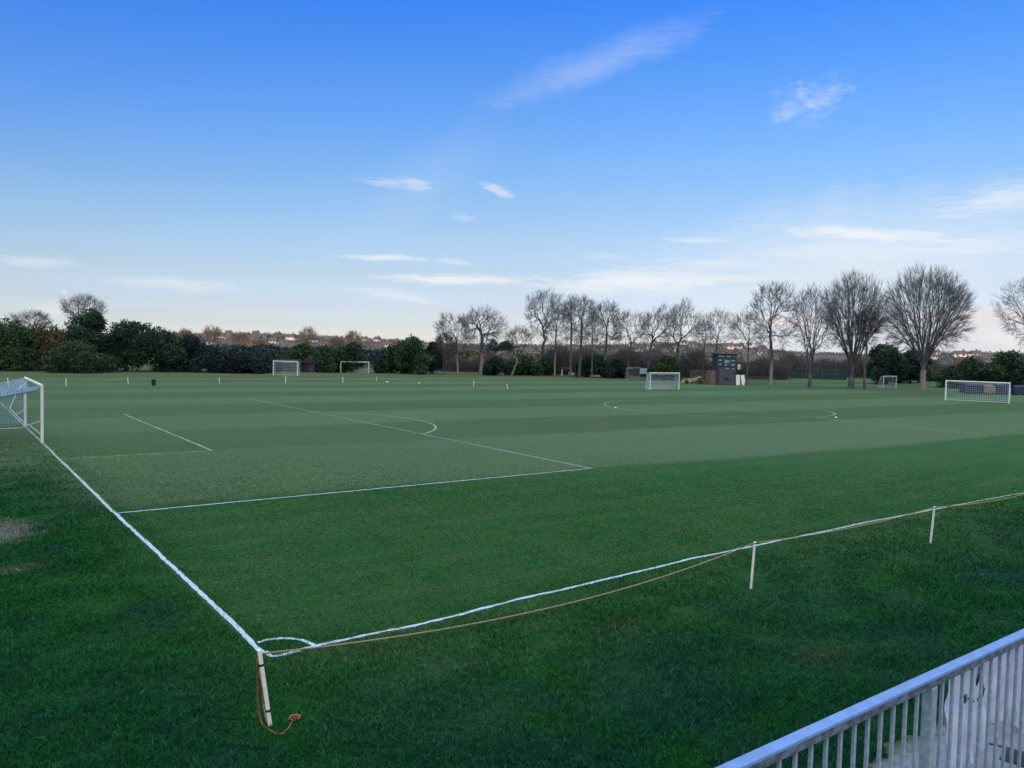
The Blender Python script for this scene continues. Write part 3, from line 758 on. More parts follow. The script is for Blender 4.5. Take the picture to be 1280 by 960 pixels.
def bare_tree(base, H, wd, z0, r0, ntips, label, group=None, fork=None, lean=(0, 0), twigs=5, tw=.9, f0=.28, stems=0, gnarl=.10, twr=.016, barkm='bark', twm='twig', shell=.5, name='bare_tree', cat='tree', widest=.58, cut=None):
    R = np.random.default_rng(abs(int(base[0] * 131 + base[1] * 17 + H * 7)))
    base = np.array(base, float); fork = fork or z0
    zc = z0 + (H - z0) * widest
    u = R.normal(size=(ntips, 3)); u /= np.linalg.norm(u, axis=1)[:, None]
    rr = (shell + (1 - shell) * R.random(ntips)) ** .6
    tips = u * rr[:, None]
    # uneven outline: bite clumps out of the envelope
    lumpk = 1.0 if not stems or stems < 5 else .35
    lump = 1 + lumpk * .10 * np.sin(u[:, 0] * 5 + u[:, 2] * 4 + R.uniform(0, 6)) + lumpk * .07 * np.sin(u[:, 1] * 9 + u[:, 0] * 7 + R.uniform(0, 6))
    tips *= lump[:, None]
    tips[:, 0] *= wd / 2; tips[:, 1] *= wd / 2 * .85
    tips[:, 2] = np.where(tips[:, 2] > 0, tips[:, 2] * (H - zc), tips[:, 2] * (zc - z0)) + zc
    tips[:, 0] += lean[0] * tips[:, 2] / H * RV[0]; tips[:, 1] += lean[0] * tips[:, 2] / H * RV[1]
    segs = []; tw_ = []
    def walk(p, d, ids, lvl):
        n = len(ids)
        pts = tips[ids]
        r = max(.016, r0 * (n / ntips) ** (.43 if stems >= 5 else .47) * (.9 if lvl else 1))
        if n == 1:
            tip = pts[0]; m_ = (p + tip) / 2 + R.normal(size=3) * np.linalg.norm(tip - p) * .10
            segs.append((p, m_, r, r * .8)); segs.append((m_, tip, r * .8, .010))
            tw_.append((m_, tip)); return
        c = pts.mean(0); v = c - p; L = np.linalg.norm(v) + 1e-6
        ff = f0 if lvl < 3 else .30
        step = L * ff
        dn = d * .45 + v / L * .75 + R.normal(size=3) * gnarl * (1.6 if lvl > 1 else .7); dn /= np.linalg.norm(dn)
        q = p + dn * step
        m_ = (p + q) / 2 + R.normal(size=3) * step * gnarl * .5
        r1 = max(.016, r0 * (n / ntips) ** (.43 if stems >= 5 else .47) * .86)
        segs.append((p, m_, r, (r + r1) / 2)); segs.append((m_, q, (r + r1) / 2, r1))
        rel = pts - q; rel /= np.linalg.norm(rel, axis=1)[:, None] + 1e-6
        cc = rel - rel.mean(0)
        try: ax = np.linalg.svd(cc, full_matrices=False)[2][0]
        except Exception: ax = R.normal(size=3)
        ax = ax + R.normal(size=3) * .25; pr_ = cc @ ax; th = np.quantile(pr_, R.uniform(.35, .65) if n > 6 else .5)
        a_ = ids[pr_ <= th]; b_ = ids[pr_ > th]
        if len(a_) == 0 or len(b_) == 0: a_, b_ = ids[:n // 2], ids[n // 2:]
        walk(q, dn, a_, lvl + 1); walk(q, dn, b_, lvl + 1)
    top = np.array([lean[1] * RV[0] + R.normal() * .12, lean[1] * RV[1] + R.normal() * .12, fork])
    k = 5; prev = np.array([0, 0, -.1]); trunk = [prev]
    for i in range(1, k + 1):
        p = top * (i / k) + np.array([R.normal(), R.normal(), 0]) * .05 * (i < k) * min(1, r0 * 3); trunk.append(p)
    rads = [r0 * 1.28, r0 * 1.08, r0 * 1.05, r0, r0 * .98, r0 * (.96 if stems == 0 else 1.02)]
    ids = np.arange(ntips)
    if stems:
        rel = tips[ids] - top; ang = np.arctan2(rel[:, 1], rel[:, 0]) + R.uniform(0, 6)
        key = (ang % (2 * np.pi)) / (2 * np.pi); inner = np.hypot(rel[:, 0], rel[:, 1]) < wd * .22
        for s_ in range(stems):
            sel = ids[(~inner) & (np.floor(key * stems) == s_)]
            if len(sel) > 1: walk(top, np.array([0, 0, 1.]), sel, 1)
        for s_ in range(2):
            sel = ids[inner & (np.floor((key * 2) % 2) == s_)]
            if len(sel) > 1: walk(top, np.array([0, 0, 1.]), sel, 1)
    else: walk(top, np.array([0, 0, 1.]), ids, 0)
    o = empty(name, base, 0, label, cat, group)
    # trunk and limbs
    big = [s for s in segs if s[2] > .045]; small = [s for s in segs if s[2] <= .045]
    P0 = [s[0] for s in big] + trunk[:-1]; P1 = [s[1] for s in big] + trunk[1:]
    R0 = [s[2] for s in big] + rads[:-1]; R1 = [s[3] for s in big] + rads[1:]
    V, Fq = seg_mesh(P0, P1, R0, R1, 7)
    tr = mesh_np('trunk', V, Fq, M[barkm], o, smooth=True)
    # twigs
    T0 = [s[0] for s in small]; T1 = [s[1] for s in small]; A0 = [s[2] for s in small]; A1 = [s[3] for s in small]
    cen = np.array([0, 0, zc * .8])
    for m_, tip in tw_:
        for k_ in range(twigs):
            s_ = R.random(); p = m_ + (tip - m_) * (.1 + .9 * s_)
            out = (p - cen); out /= np.linalg.norm(out) + 1e-6
            d_ = out * .9 + R.normal(size=3) * (.5 if stems < 5 else .32) + np.array([0, 0, .25]); d_ /= np.linalg.norm(d_)
            e_ = p + d_ * tw * R.uniform(.5, 1.2)
            T0.append(p); T1.append(e_); A0.append(twr); A1.append(twr * .5)
    V, Fq = seg_mesh(T0, T1, A0, A1, 3)
    mesh_np('crown', V, Fq, M[twm], o)
    return o

def leaf_crown(lobes, n, size, R, flat=.6):
    lobes = np.array(lobes, float)   # x,y,z,rx,rz
    wgt = lobes[:, 3] ** 2; wgt /= wgt.sum(); idx = R.choice(len(lobes), n, p=wgt); Lb = lobes[idx]
    u = R.normal(size=(n, 3)); u /= np.linalg.norm(u, axis=1)[:, None]
    rr = .62 + .38 * R.random(n) ** .5 + R.normal(0, .05, n)
    bump = 1 + .16 * np.sin(u[:, 0] * 7 + Lb[:, 0] * 3) * np.sin(u[:, 2] * 8 + Lb[:, 2] * 2) + .12 * np.sin(u[:, 1] * 13 + idx)
    P = Lb[:, :3] + u * (rr * bump)[:, None] * np.stack([Lb[:, 3], Lb[:, 3], Lb[:, 4]], 1)
    P[:, 2] = np.abs(P[:, 2]) + .02
    a_ = R.normal(size=(n, 3)); a_ /= np.linalg.norm(a_, axis=1)[:, None]; b_ = np.cross(a_, R.normal(size=(n, 3))); b_ /= np.linalg.norm(b_, axis=1)[:, None]
    s = size * R.uniform(.5, 1.3, n)[:, None]
    V = np.stack([P - a_ * s, P - b_ * s * flat, P + a_ * s, P + b_ * s * flat], 1).reshape(-1, 3)
    q = np.arange(n)[:, None] * 4
    return V, np.concatenate([q, q + 1, q + 2, q + 3], 1)
def bush(px, depth, top_py, wpx, label, mat='leaf_dark', group=None, n=5000, size=.17, name='evergreen_tree', cat='tree', lumps=14, trunk=True, zscale=1., deep=.8, round_=False, base_z=0.0):
    base = at(px, depth); base[2] = base_z; H = zat(px, top_py, depth) - base_z; wd = wpx / F * depth
    R = np.random.default_rng(abs(int(px * 7 + depth))); lobes = []
    right = np.array([RV[0], RV[1]]); fwd = np.array([DV[0], DV[1]])
    for k in range(lumps):
        u = R.uniform(-1, 1); d_ = R.uniform(-1, 1)
        hmax = H * ((1 - abs(u) ** 2.2 * .55) if not round_ else math.sqrt(max(.05, 1 - u * u * .9)))
        rx = wd * R.uniform(.13, .24); rz = rx * R.uniform(.8, 1.2); rz = min(rz, H * .4)
        z = (hmax - rz) * (R.uniform(.9, 1.0) if k % 2 else R.uniform(.2, .8)); z = max(z, rz * .8)
        xy = right * u * (wd / 2 - rx * .7) + fwd * d_ * wd / 2 * deep
        lobes.append((xy[0], xy[1], z, rx, rz))
    rx = wd * .2; rz = min(rx, H * .3); lobes.append((0, 0, H - rz, rx, rz))
    lobes.append((0, 0, H * .45, wd * .33, H * .42))
    o = empty(name, base, 0, label, cat, group)
    V, Fq = leaf_crown(lobes, n, size, R); mesh_np('crown', V, Fq, M[mat], o)
    if trunk:
        MB().tube([(0, 0, -.1), (.1, .05, H * .35), (0, .1, H * .75)], [H * .028, H * .02, H * .008], 8).build('trunk', M['bark'], o, smooth=True)
    return o

# evergreen belt along the left of the field: px, depth, top, width
EG = 'dark evergreens along the far edge'
belt = [
 (-70, 100, 405, 110, 'leaf_dark', 'dark evergreen tree cut by the left edge of the view'),
 (12, 104, 398, 90, 'leaf_mid', 'bushy dark evergreen behind the large netted goal'),
 (62, 107, 405, 80, 'leaf_brown', 'olive brown bush in front of the bare tree on the left'),
 (113, 108, 385, 62, 'leaf_dark', 'tallest dark evergreen on the left, with a narrow pointed crown'),
 (95, 102, 425, 70, 'leaf_mid', 'lighter green shrub at the foot of the tallest left evergreen'),
 (158, 109, 400, 70, 'leaf_dark', 'round dark evergreen just right of the tallest left one'),
 (200, 112, 409, 70, 'leaf_dark', 'broad dark evergreen behind the black bin'),
 (238, 115, 418, 60, 'leaf_blue', 'lower dark evergreen sloping down to the right of the left belt'),
 (275, 113, 435, 62, 'leaf_blue', 'low rounded near-black bush at the right end of the left belt'),
 (312, 114, 437, 55, 'leaf_blue', 'low dark domed bush left of the far left goal'),
 (335, 122, 442, 40, 'leaf_blue', 'small dark bush behind the left post of the far left goal'),
 (378, 128, 429, 42, 'leaf_mid', 'green rounded tree above the dark shed'),
 (408, 124, 432, 52, 'leaf_mid', 'green bush between the two far goals'),
 (440, 126, 428, 52, 'leaf_dark', 'dark green bush behind the right far goal'),
 (490, 128, 432, 42, 'leaf_dark', 'dark evergreen shrub just right of the far goals'),
 (516, 127, 420, 50, 'leaf_mid', 'tall green shrub mass left of the bare trees'),
 (541, 130, 428, 26, 'leaf_dark', 'narrow dark shrub next to the purple bare bushes'),
 (619, 129, 446, 28, 'leaf_blue', 'dark blue-green shrub at the foot of the big bare tree'),
 (655, 134, 444, 50, 'leaf_mid', 'wide green hedge bush left of the leaning dark trunk'),
 (684, 136, 446, 30, 'leaf_mid', 'small green bush behind the leaning dark trunk'),
 (742, 134, 444, 60, 'leaf_dark', 'dark green hedge bush behind the pale trunk'),
 (772, 130, 449, 30, 'leaf_blue', 'small blackish shrub right of the pale trunk'),
 (832, 128, 446, 46, 'leaf_mid', 'green sloping shrub above the small goal'),
 (1110, 134, 430, 58, 'leaf_dark', 'large round evergreen between the two fan-shaped bare trees'),
 (1140, 140, 436, 40, 'leaf_dark', 'second round evergreen half hidden by the big fan-shaped tree'),
 (948, 150, 455, 26, 'leaf_dark', 'small dark green bush in front of the brick house'),
 (1215, 122, 446, 62, 'leaf_dark', 'dark green shrub behind the blue covers'),
 (1255, 118, 438, 56, 'leaf_mid', 'taller green shrub behind the right goal'),
 (1300, 114, 434, 60, 'leaf_dark', 'dark evergreen at the right edge under the bare tree'),
 (1190, 150, 458, 30, 'leaf_dark', 'low dark bush behind the left post of the right goal'),
 (1165, 160, 462, 40, 'leaf_brown', 'low brownish bush right of the big fan-shaped trunk'),
]
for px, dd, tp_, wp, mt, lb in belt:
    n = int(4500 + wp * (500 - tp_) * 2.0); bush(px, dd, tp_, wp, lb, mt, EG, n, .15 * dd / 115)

# bare trees: px, base py (or depth), top py, width px, trunk/crown start py
GB = 'leafless trees round the field'
def btree(px, by, top, wpx, cpy, label, r=.25, tips=420, fork=None, depth=None, **k):
    d_ = depth or depth_of(px, by); b_ = at(px, d_)
    H = zat(px, top, d_); z0 = max(.5, zat(px, cpy, d_)); fk = zat(px, fork, d_) if fork else max(z0 * .9, .8)
    return bare_tree(b_, H, wpx / F * d_, z0, r, tips, label, GB, fork=fk, **k)
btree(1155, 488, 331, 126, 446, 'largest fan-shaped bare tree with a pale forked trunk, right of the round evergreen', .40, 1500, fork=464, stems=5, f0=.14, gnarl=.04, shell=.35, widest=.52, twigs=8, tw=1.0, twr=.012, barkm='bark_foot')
btree(1065, 486, 339, 88, 440, 'fan-shaped bare tree with many upright dark stems, left of the round evergreen', .36, 900, fork=468, stems=5, f0=.14, gnarl=.04, shell=.35, widest=.52, twigs=8, tw=1.0, twr=.012)
btree(1083, 487, 385, 40, 425, 'slim reddish bare tree beside the many-stemmed fan tree', .17, 200, fork=455, twm='twig_brown', barkm='bark')
btree(1014, 484, 355, 62, 445, 'spreading bare tree with low dark stems right of the oak by the scoreboard', .24, 330, fork=462, stems=4, gnarl=.12)
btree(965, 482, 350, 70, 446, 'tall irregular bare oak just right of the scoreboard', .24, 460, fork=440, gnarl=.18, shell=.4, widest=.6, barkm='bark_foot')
btree(934, 482, 390, 50, 440, 'thin pale bare tree directly behind the scoreboard', .13, 220, fork=440, gnarl=.08, twr=.012, twm='twig')
btree(895, 478, 386, 52, 440, 'hazy upright bare tree left of the scoreboard', .14, 260, fork=440, depth=135, gnarl=.08, twr=.012)
btree(880, 478, 398, 30, 438, 'small bare tree above the brown shed roof', .13, 150, fork=440, depth=140)
btree(842, 475, 377, 58, 450, 'leaning bare tree with an arched crown behind the small goal', .22, 380, fork=440, lean=(1.5, .8), gnarl=.15)
btree(812, 474, 380, 56, 450, 'bare tree with thick rising limbs left of the arched one', .24, 350, fork=445, lean=(2.2, 0), gnarl=.16)
btree(786, 473, 388, 56, 440, 'low spreading bare tree right of the pale trunk', .15, 300, fork=440, gnarl=.14)
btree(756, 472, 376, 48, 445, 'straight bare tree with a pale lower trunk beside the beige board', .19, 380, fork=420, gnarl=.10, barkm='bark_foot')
btree(741, 473, 388, 34, 445, 'slender bare tree left of the straight pale trunk', .12, 180, fork=425)
btree(725, 472, 370, 44, 432, 'right one of a pair of straight dark bare trees', .2, 340, fork=405, gnarl=.12)
btree(714, 472, 371, 34, 436, 'left one of a pair of straight dark bare trees', .17, 220, fork=405, gnarl=.12)
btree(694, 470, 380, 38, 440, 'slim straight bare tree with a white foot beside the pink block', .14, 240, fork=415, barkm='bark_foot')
btree(672, 468, 360, 54, 430, 'tall bare tree whose dark trunk leans to the right', .25, 420, fork=430, lean=(1.2, 1.0), gnarl=.14)
btree(648, 466, 410, 36, 440, 'small reddish bare tree left of the leaning one', .09, 200, fork=448, twm='twig_brown')
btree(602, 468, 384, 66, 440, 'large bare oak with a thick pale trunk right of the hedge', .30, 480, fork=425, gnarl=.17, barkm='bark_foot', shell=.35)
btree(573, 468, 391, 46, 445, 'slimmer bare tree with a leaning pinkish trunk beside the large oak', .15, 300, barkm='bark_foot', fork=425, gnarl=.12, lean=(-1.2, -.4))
btree(556, 468, 418, 26, 445, 'small purple-grey bare bush at the end of the hedge', .06, 200, fork=455, twm='twig_brown', name='bare_tree')
btree(1285, 484, 345, 88, 436, 'bare tree cut by the right edge above the green shrubs', .28, 520, fork=435, gnarl=.14)
btree(104, 464, 371, 52, 405, 'tall hazy bare tree behind the left evergreens', .2, 420, fork=420, depth=128, twr=.012)
btree(40, 464, 390, 42, 412, 'shorter hazy bare tree behind the olive bush on the left', .16, 260, fork=415, depth=128, twr=.012)
btree(640, 468, 440, 16, 452, 'short leaning pale willow stump at the edge of the hedge', .16, 40, fork=450, lean=(-1.0, .8), barkm='bark_pale', twigs=2, depth=128)
# distant trees on the rise, catching the last sun
for px, d_, top, wp, lb in [(266, 330, 407, 24, 'distant sunlit brown tree above the low black bush'), (300, 360, 414, 26, 'distant sunlit tree in front of the pink hillside houses'),
        (384, 340, 409, 24, 'round distant sunlit bare tree left of the hillside roofs'), (441, 380, 413, 22, 'round distant sunlit bare tree above the right far goal'),
        (420, 360, 421, 26, 'low distant sunlit scrub between the two round sunlit trees'), (232, 340, 411, 18, 'small distant bare tree over the end of the evergreen belt'),
        (322, 420, 424, 22, 'small distant sunlit bush among the hillside houses')]:
    b_ = at(px, d_); hz = hill_height_xy(b_[0], b_[1]); b_[2] = hz - .2; H = zat(px, top, d_) - hz
    bare_tree(b_, H, wp / F * d_, H * .2, .25, 260, lb, 'sunlit trees on the far rise', twigs=7, tw=1.5, twr=.035, twm='twig_warm', gnarl=.08, shell=.2)
# dark pine wood on the skyline
for px, wp, top, lb in [(616, 16, 424, 'dark pine clump on the skyline right of the large oak'), (632, 26, 426, 'second dark pine clump on the skyline left of the leaning tree'), (1243, 60, 441, None)]:
    if lb:
        bush(px, 480, top, wp, lb, 'leaf_blue', 'dark pines on the skyline', 1500, .7, 'pine_tree', 'tree', 8)

# brown scrub and woodland beyond the field: nobody could count the stems
def scrub(name, px0, px1, d0, d1, z, n, mat, label, r=.03, leafy=0, topf=None):
    R = np.random.default_rng(abs(int(px0 + d0))); px = R.uniform(px0, px1, n); d_ = R.uniform(d0, d1, n)
    v = DV[None] + RV[None] * ((px - 640) / F)[:, None]; P = CP[None] + v * d_[:, None]; P[:, 2] = 0
    hh = z * (.75 + .25 * np.sin(px * .11) * np.sin(px * .037 + d_ * .05)) * R.uniform(.7, 1.05, n)
    z0 = hh * R.random(n) ** 1.3
    P0 = P.copy(); P0[:, 2] = z0 * .9
    D = R.normal(size=(n, 3)) * [.6, .6, .4] + [0, 0, .8]; D /= np.linalg.norm(D, axis=1)[:, None]
    P1 = P0 + D * R.uniform(.5, 1.8, n)[:, None]; P1[:, 2] = np.minimum(P1[:, 2], hh + .3)
    V, Fq = seg_mesh(P0, P1, np.full(n, r), np.full(n, r * .5), 3)
    tag(mesh_np(name, V, Fq, M[mat]), label, 'scrub', kind='stuff')
scrub('scrub', 675, 880, 140, 175, 5.6, 46000, 'twig_brown', 'brown leafless scrub filling the ground behind the bare trees', .028)
scrub('scrub', 880, 985, 142, 172, 4.3, 15000, 'twig_brown', 'brown leafless scrub behind the scoreboard', .028)
scrub('scrub', 540, 690, 142, 165, 3.1, 16000, 'twig_brown', 'grey brown leafless scrub behind the hedge right of the far goals', .026)
scrub('scrub', 975, 1200, 165, 190, 5.0, 26000, 'twig_brown', 'brown leafless hedge beyond the far grass on the right', .03)

def hedge_mass(name, px0, px1, d0, d1, z, n, mat, label, size):
    R = np.random.default_rng(abs(int(px0 * 3 + d0))); px = R.uniform(px0, px1, n); d_ = R.uniform(d0, d1, n)
    v = DV[None] + RV[None] * ((px - 640) / F)[:, None]; P = CP[None] + v * d_[:, None]
    hh = z * (.8 + .2 * np.sin(px * .09) * np.sin(px * .031 + d_ * .03)); P[:, 2] = hh * R.random(n) ** (.7 if d0 < 300 else 1.8)
    P[:, 2] += np.array([hill_height_xy(p[0], p[1]) if d0 > 300 else 0 for p in P])
    a_ = R.normal(size=(n, 3)); a_ /= np.linalg.norm(a_, axis=1)[:, None]; b_ = np.cross(a_, R.normal(size=(n, 3))); b_ /= np.linalg.norm(b_, axis=1)[:, None]
    V = np.stack([P - a_ * size, P - b_ * size * .7, P + a_ * size, P + b_ * size * .7], 1).reshape(-1, 3); q = np.arange(n)[:, None] * 4
    tag(mesh_np(name, V, np.concatenate([q, q + 1, q + 2, q + 3], 1), M[mat]), label, 'wood', kind='stuff')
hedge_mass('woodland', 200, 560, 150, 260, 3.7, 26000, 'leaf_blue', 'dark wooded ground behind the evergreens on the left', .35)
hedge_mass('woodland', 540, 1330, 230, 320, 3.6, 18000, 'leaf_brown', 'brown wooded ground below the far hillside', .5)
hedge_mass('woodland', -50, 1330, 380, 880, 2.6, 36000, 'leaf_far', 'mixed trees covering the far hillside between the houses', .6)

# ------------------------------------------------------------------ houses
def house(px, depth, wpx, eave_py, ridge_py, label, wall='cream', group=None, base_py=None, turn=0., windows=3, floors=2, chimney=True, name='house'):
    b_ = at(px, depth); hz = hill_height_xy(b_[0], b_[1]) if depth > 320 else 0.; b_[2] = hz
    if depth > 320: wpx *= 1.25; eave_py -= .8; ridge_py -= 1.2
    W_ = wpx / F * depth; ze = zat(px, eave_py, depth) - hz; zr = zat(px, ridge_py, depth) - hz; D_ = min(W_ * .8, 9)
    rz = math.atan2(RV[1], RV[0]) + turn
    o = empty(name, b_, rz, label, 'house', group)
    MB().box((0, 0, ze / 2 - .5), (W_, D_, ze + 1)).build('wall', M[wall], o)
    ov = .35
    r_ = MB(); a_, b2 = W_ / 2 + ov, D_ / 2 + ov
    r_.v = [(-a_, -b2, ze - .1), (a_, -b2, ze - .1), (a_, b2, ze - .1), (-a_, b2, ze - .1), (-a_ * .92, 0, zr), (a_ * .92, 0, zr)]
    r_.f = [(0, 1, 5, 4), (2, 3, 4, 5), (1, 2, 5), (3, 0, 4), (3, 2, 1, 0)]
    rf = r_.build('roof', M['tile' if wall != 'render' else 'slate'], o)
    if chimney: MB().box((W_ * .28, 0, zr + .3), (.9, .7, 1.4)).build('chimney', M['brick'], rf)
    fh = min(2.7, ze / max(1, floors))
    for f_ in range(floors):
        for k in range(windows):
            x = (k + .5) / windows * W_ - W_ / 2; z = ze - fh * (f_ + .5)
            if z < .6: continue
            w__ = MB().box((x, -D_ / 2 - .03, z), (1.5, .12, 1.25)).build('window', M['wframe'], o)
            MB().box((x, -D_ / 2 - .10, z), (1.25, .04, 1.0)).build('pane', M['glass'], w__)
    return o
HG = 'houses on the far hillside'
hs = [(247, 560, 13, 424, 420, 'cream', 'small pinkish house on the hillside above the low black bush'), (318, 640, 11, 424, 420, 'cream', 'small pink house left of the white terrace on the hill'),
      (326, 700, 12, 421, 418, 'render', 'grey house high on the left hillside ridge'), (349, 560, 24, 431, 427, 'cream', 'long white terrace on the hillside above the far left goal'),
      (349, 700, 9, 423, 419.5, 'cream', 'pale gabled house on the skyline above the white terrace'), (336, 620, 9, 428, 424.5, 'brick', 'reddish house just left of the white terrace'),
      (362, 720, 12, 422, 418.5, 'render', 'dark gabled house on the skyline right of the pale gable'), (400, 700, 16, 426, 421.5, 'cream', 'red-roofed house on the skyline right of the round sunlit tree'),
      (412, 640, 11, 428, 424.5, 'cream', 'small pale house beside the red-roofed one'), (402, 560, 18, 434, 430.5, 'cream', 'long pale bungalow below the red-roofed house'),
      (470, 520, 12, 436, 431.5, 'cream', 'white house showing between the green shrubs right of the goals'), (523, 640, 10, 431, 428, 'cream', 'pale house above the tall green shrub mass'),
      (865, 600, 12, 437, 434, 'brick', 'brick house on the hill left of the scoreboard'), (882, 720, 11, 435, 432, 'cream', 'pale house on the hill just above the dark hall'),
      (900, 640, 12, 438, 435, 'cream', 'pale house on the hill above the scoreboard roof'), (915, 700, 12, 437.5, 434.5, 'brick', 'brick house on the hill right of the scoreboard roof'),
      (930, 600, 12, 441, 437.5, 'cream', 'pinkish house on the hill between scoreboard and oak'), (834, 520, 13, 441, 437.5, 'brick', 'pinkish brick house seen through the arched bare tree'),
      (946, 680, 11, 441, 438, 'render', 'grey house on the hill behind the oak'), (1223, 620, 12, 448, 445, 'cream', 'tiny white house above the shrubs behind the right goal'),
      (1233, 680, 12, 447, 444, 'brick', 'tiny brick house on the skyline above the right goal'), (1212, 700, 12, 446, 443, 'brick', 'tiny brick house left of the white one on the right skyline'),
      (274, 640, 11, 421, 417.5, 'cream', 'pale house on the skyline right of the small distant tree'), (286, 600, 9, 424, 420.5, 'brick', 'reddish house on the skyline between two sunlit trees')]
for px, d_, wp, ey, ry, wl, lb in hs: house(px, d_, wp, ey, ry, lb, wl, HG, windows=2 if wp < 14 else 5, floors=2)
proto = house(256, 520, 9, 425, 421, 'tiny pale house, one of many scattered thinly over the far hillside', 'cream', 'tiny scattered hillside houses', windows=2)
proto2 = house(309, 600, 9, 425, 421.5, 'tiny brick house, one of many scattered thinly over the far hillside', 'brick', 'tiny scattered brick hillside houses', windows=2)
hr = random.Random(5)
for k in range(64):
    px = hr.choice([hr.uniform(225, 375), hr.uniform(385, 560), hr.uniform(790, 965), hr.uniform(1165, 1275)]); dd = hr.uniform(430, 860)
    b_ = at(px, dd); src = proto if k % 3 else proto2; c = copy_tree(src)
    c.location = (b_[0], b_[1], hill_height_xy(b_[0], b_[1]) + hr.uniform(-.6, .2)); c.rotation_euler.z += hr.uniform(-.6, .6); sc_ = hr.uniform(.85, 1.2); c.scale = (sc_ * hr.uniform(.8, 1.3), sc_, sc_)
NG = 'houses just beyond the field'
house(950, 190, 44, 453, 444, 'red brick house with white windows right of the scoreboard', 'brick', NG, windows=5)
house(1042, 200, 70, 459, 444, 'low house with a wide purple-grey roof between the bare trees', 'render', NG, windows=6, floors=1)
house(1185, 190, 40, 464, 453, 'brown-roofed house behind the left post of the right goal', 'render', NG, windows=3, floors=1)
house(668, 250, 95, 446, 440, 'long pale low building seen behind the bare trees left of centre', 'wframe', NG, windows=5, floors=1, chimney=False, name='building')

# ------------------------------------------------------------------ scoreboard and its neighbours
def scoreboard():
    d_ = depth_of(908, 481.5); b_ = at(909, d_); k = d_ / F; rz = math.atan2(RV[1], RV[0]) + .12
    o = empty('cricket_scoreboard', b_, rz, 'tall dark blue scoreboard building with rows of number plates', 'scoreboard')
    W_ = 25 * k; H = 38.5 * k
    MB().box((0, 1.0, H / 2), (W_, 2.0, H)).build('wall', M['board'], o)
    rf = MB().box((-.1, .95, H + .06), (W_ + .5, 2.5, .16)); rf.build('roof', M['hall'], o)
    MB().box((.25 * k, -.04, H * .28), (20 * k, .08, H * .54)).build('lower_panel', M['board_grey'], o)
    MB().box((0, -.10, H * .20), (6 * k, .06, 3.2 * k)).build('hatch', M['dark'], o)
    # rows of plates
    def plate(x, z, w_, h_): MB().box((x * k, -.05, z * k), (w_ * k, .07, h_ * k)).build('number_plate', M['digit'], o, bevel=.01)
    plate(-7.5, 36, 8, 1.4); plate(1.5, 36, 6, 1.4); plate(8.5, 36, 5, 1.3)
    for z in (31, 26): 
        plate(-9, z, 4, 1.6); plate(8, z - .3, 5, 1.7)
    plate(0, 29.5, 7, 4.0); plate(-1.5, 25, 3.5, 1.6); plate(1, 20.8, 4.5, 1.8); plate(8.5, 20.5, 2.5, 1.3)
    # digits as raised shapes
    cv = bpy.data.curves.new('digits', 'FONT')
    def text(s_, x, z, size, mat, y=-.10, nm='digit'):
        c = bpy.data.curves.new(nm, 'FONT'); c.body = s_; c.size = size; c.extrude = .01; c.align_x = 'CENTER'; c.align_y = 'CENTER'
        tmp = bpy.data.objects.new('tmp', c); COL.objects.link(tmp); bpy.context.view_layer.update()
        me = bpy.data.meshes.new_from_object(tmp.evaluated_get(bpy.context.evaluated_depsgraph_get())); bpy.data.objects.remove(tmp)
        me.materials.clear(); me.materials.append(M[mat]); q = bpy.data.objects.new(nm, me); COL.objects.link(q); q.parent = o
        q.location = (x * k, y, z * k); q.rotation_euler = (math.pi / 2, 0, 0); return q
    MB().box((17 * k, .3, 23 * k), (6 * k, .1, 10 * k)).build('side_board', M['dark'], o)
    MB().tube([(17 * k, .4, 0), (17 * k, .4, 20 * k)], .05, 8).build('side_post', M['dark'], o)
    text('8', 17, 23, 9.5 * k, 'stake', .23, 'numeral')
    # brick lean-to on the left
    MB().box((-16 * k, 1.1, 8.8 * k), (7 * k, 1.8, 17.6 * k)).build('brick_annex', M['brick'], o)
    return o, b_, rz, k
so, sb, srz, sk = scoreboard()
def local(x, y, z=0): return sb + np.array([math.cos(srz) * x - math.sin(srz) * y, math.sin(srz) * x + math.cos(srz) * y, z])
for x, l, tl in ((16, 'upright white board leaning at the right wall of the scoreboard', .04), (23, 'second white board, tilted, further right of the scoreboard', .22)):
    o = empty('sight_board', local(x * sk, .2), srz, l, 'board', 'white boards beside the scoreboard')
    T = Matrix.Rotation(-tl, 3, 'Y'); h_ = 13 * sk
    MB().box((0, 0, h_ / 2 + .03), (5 * sk, .06, h_), 0, T).build('panel', M['stake'], o, bevel=.01)
    MB().box((0, .14, .35), (.08, .3, .08)).build('foot', M['wood'], o)
# low dark hall left of the scoreboard
d_ = 150; b_ = at(878, d_); k = d_ / F
o = empty('sports_hall', b_, srz, 'low dark blue clad hall behind the left side of the scoreboard', 'building')
H = zat(878, 459, d_)
MB().box((0, 2.5, H / 2), (36 * k, 5, H)).build('wall', M['hall'], o)
rr = MB(); a_ = 19 * k; rr.v = [(-a_, -.4, H), (a_, -.4, H), (a_, 5.4, H), (-a_, 5.4, H), (-a_, 2.5, H + 12 * k), (a_, 2.5, H + 12 * k)]
rr.f = [(0, 1, 5, 4), (2, 3, 4, 5), (1, 2, 5), (3, 0, 4), (3, 2, 1, 0)]; rr.build('roof', M['hall'], o)
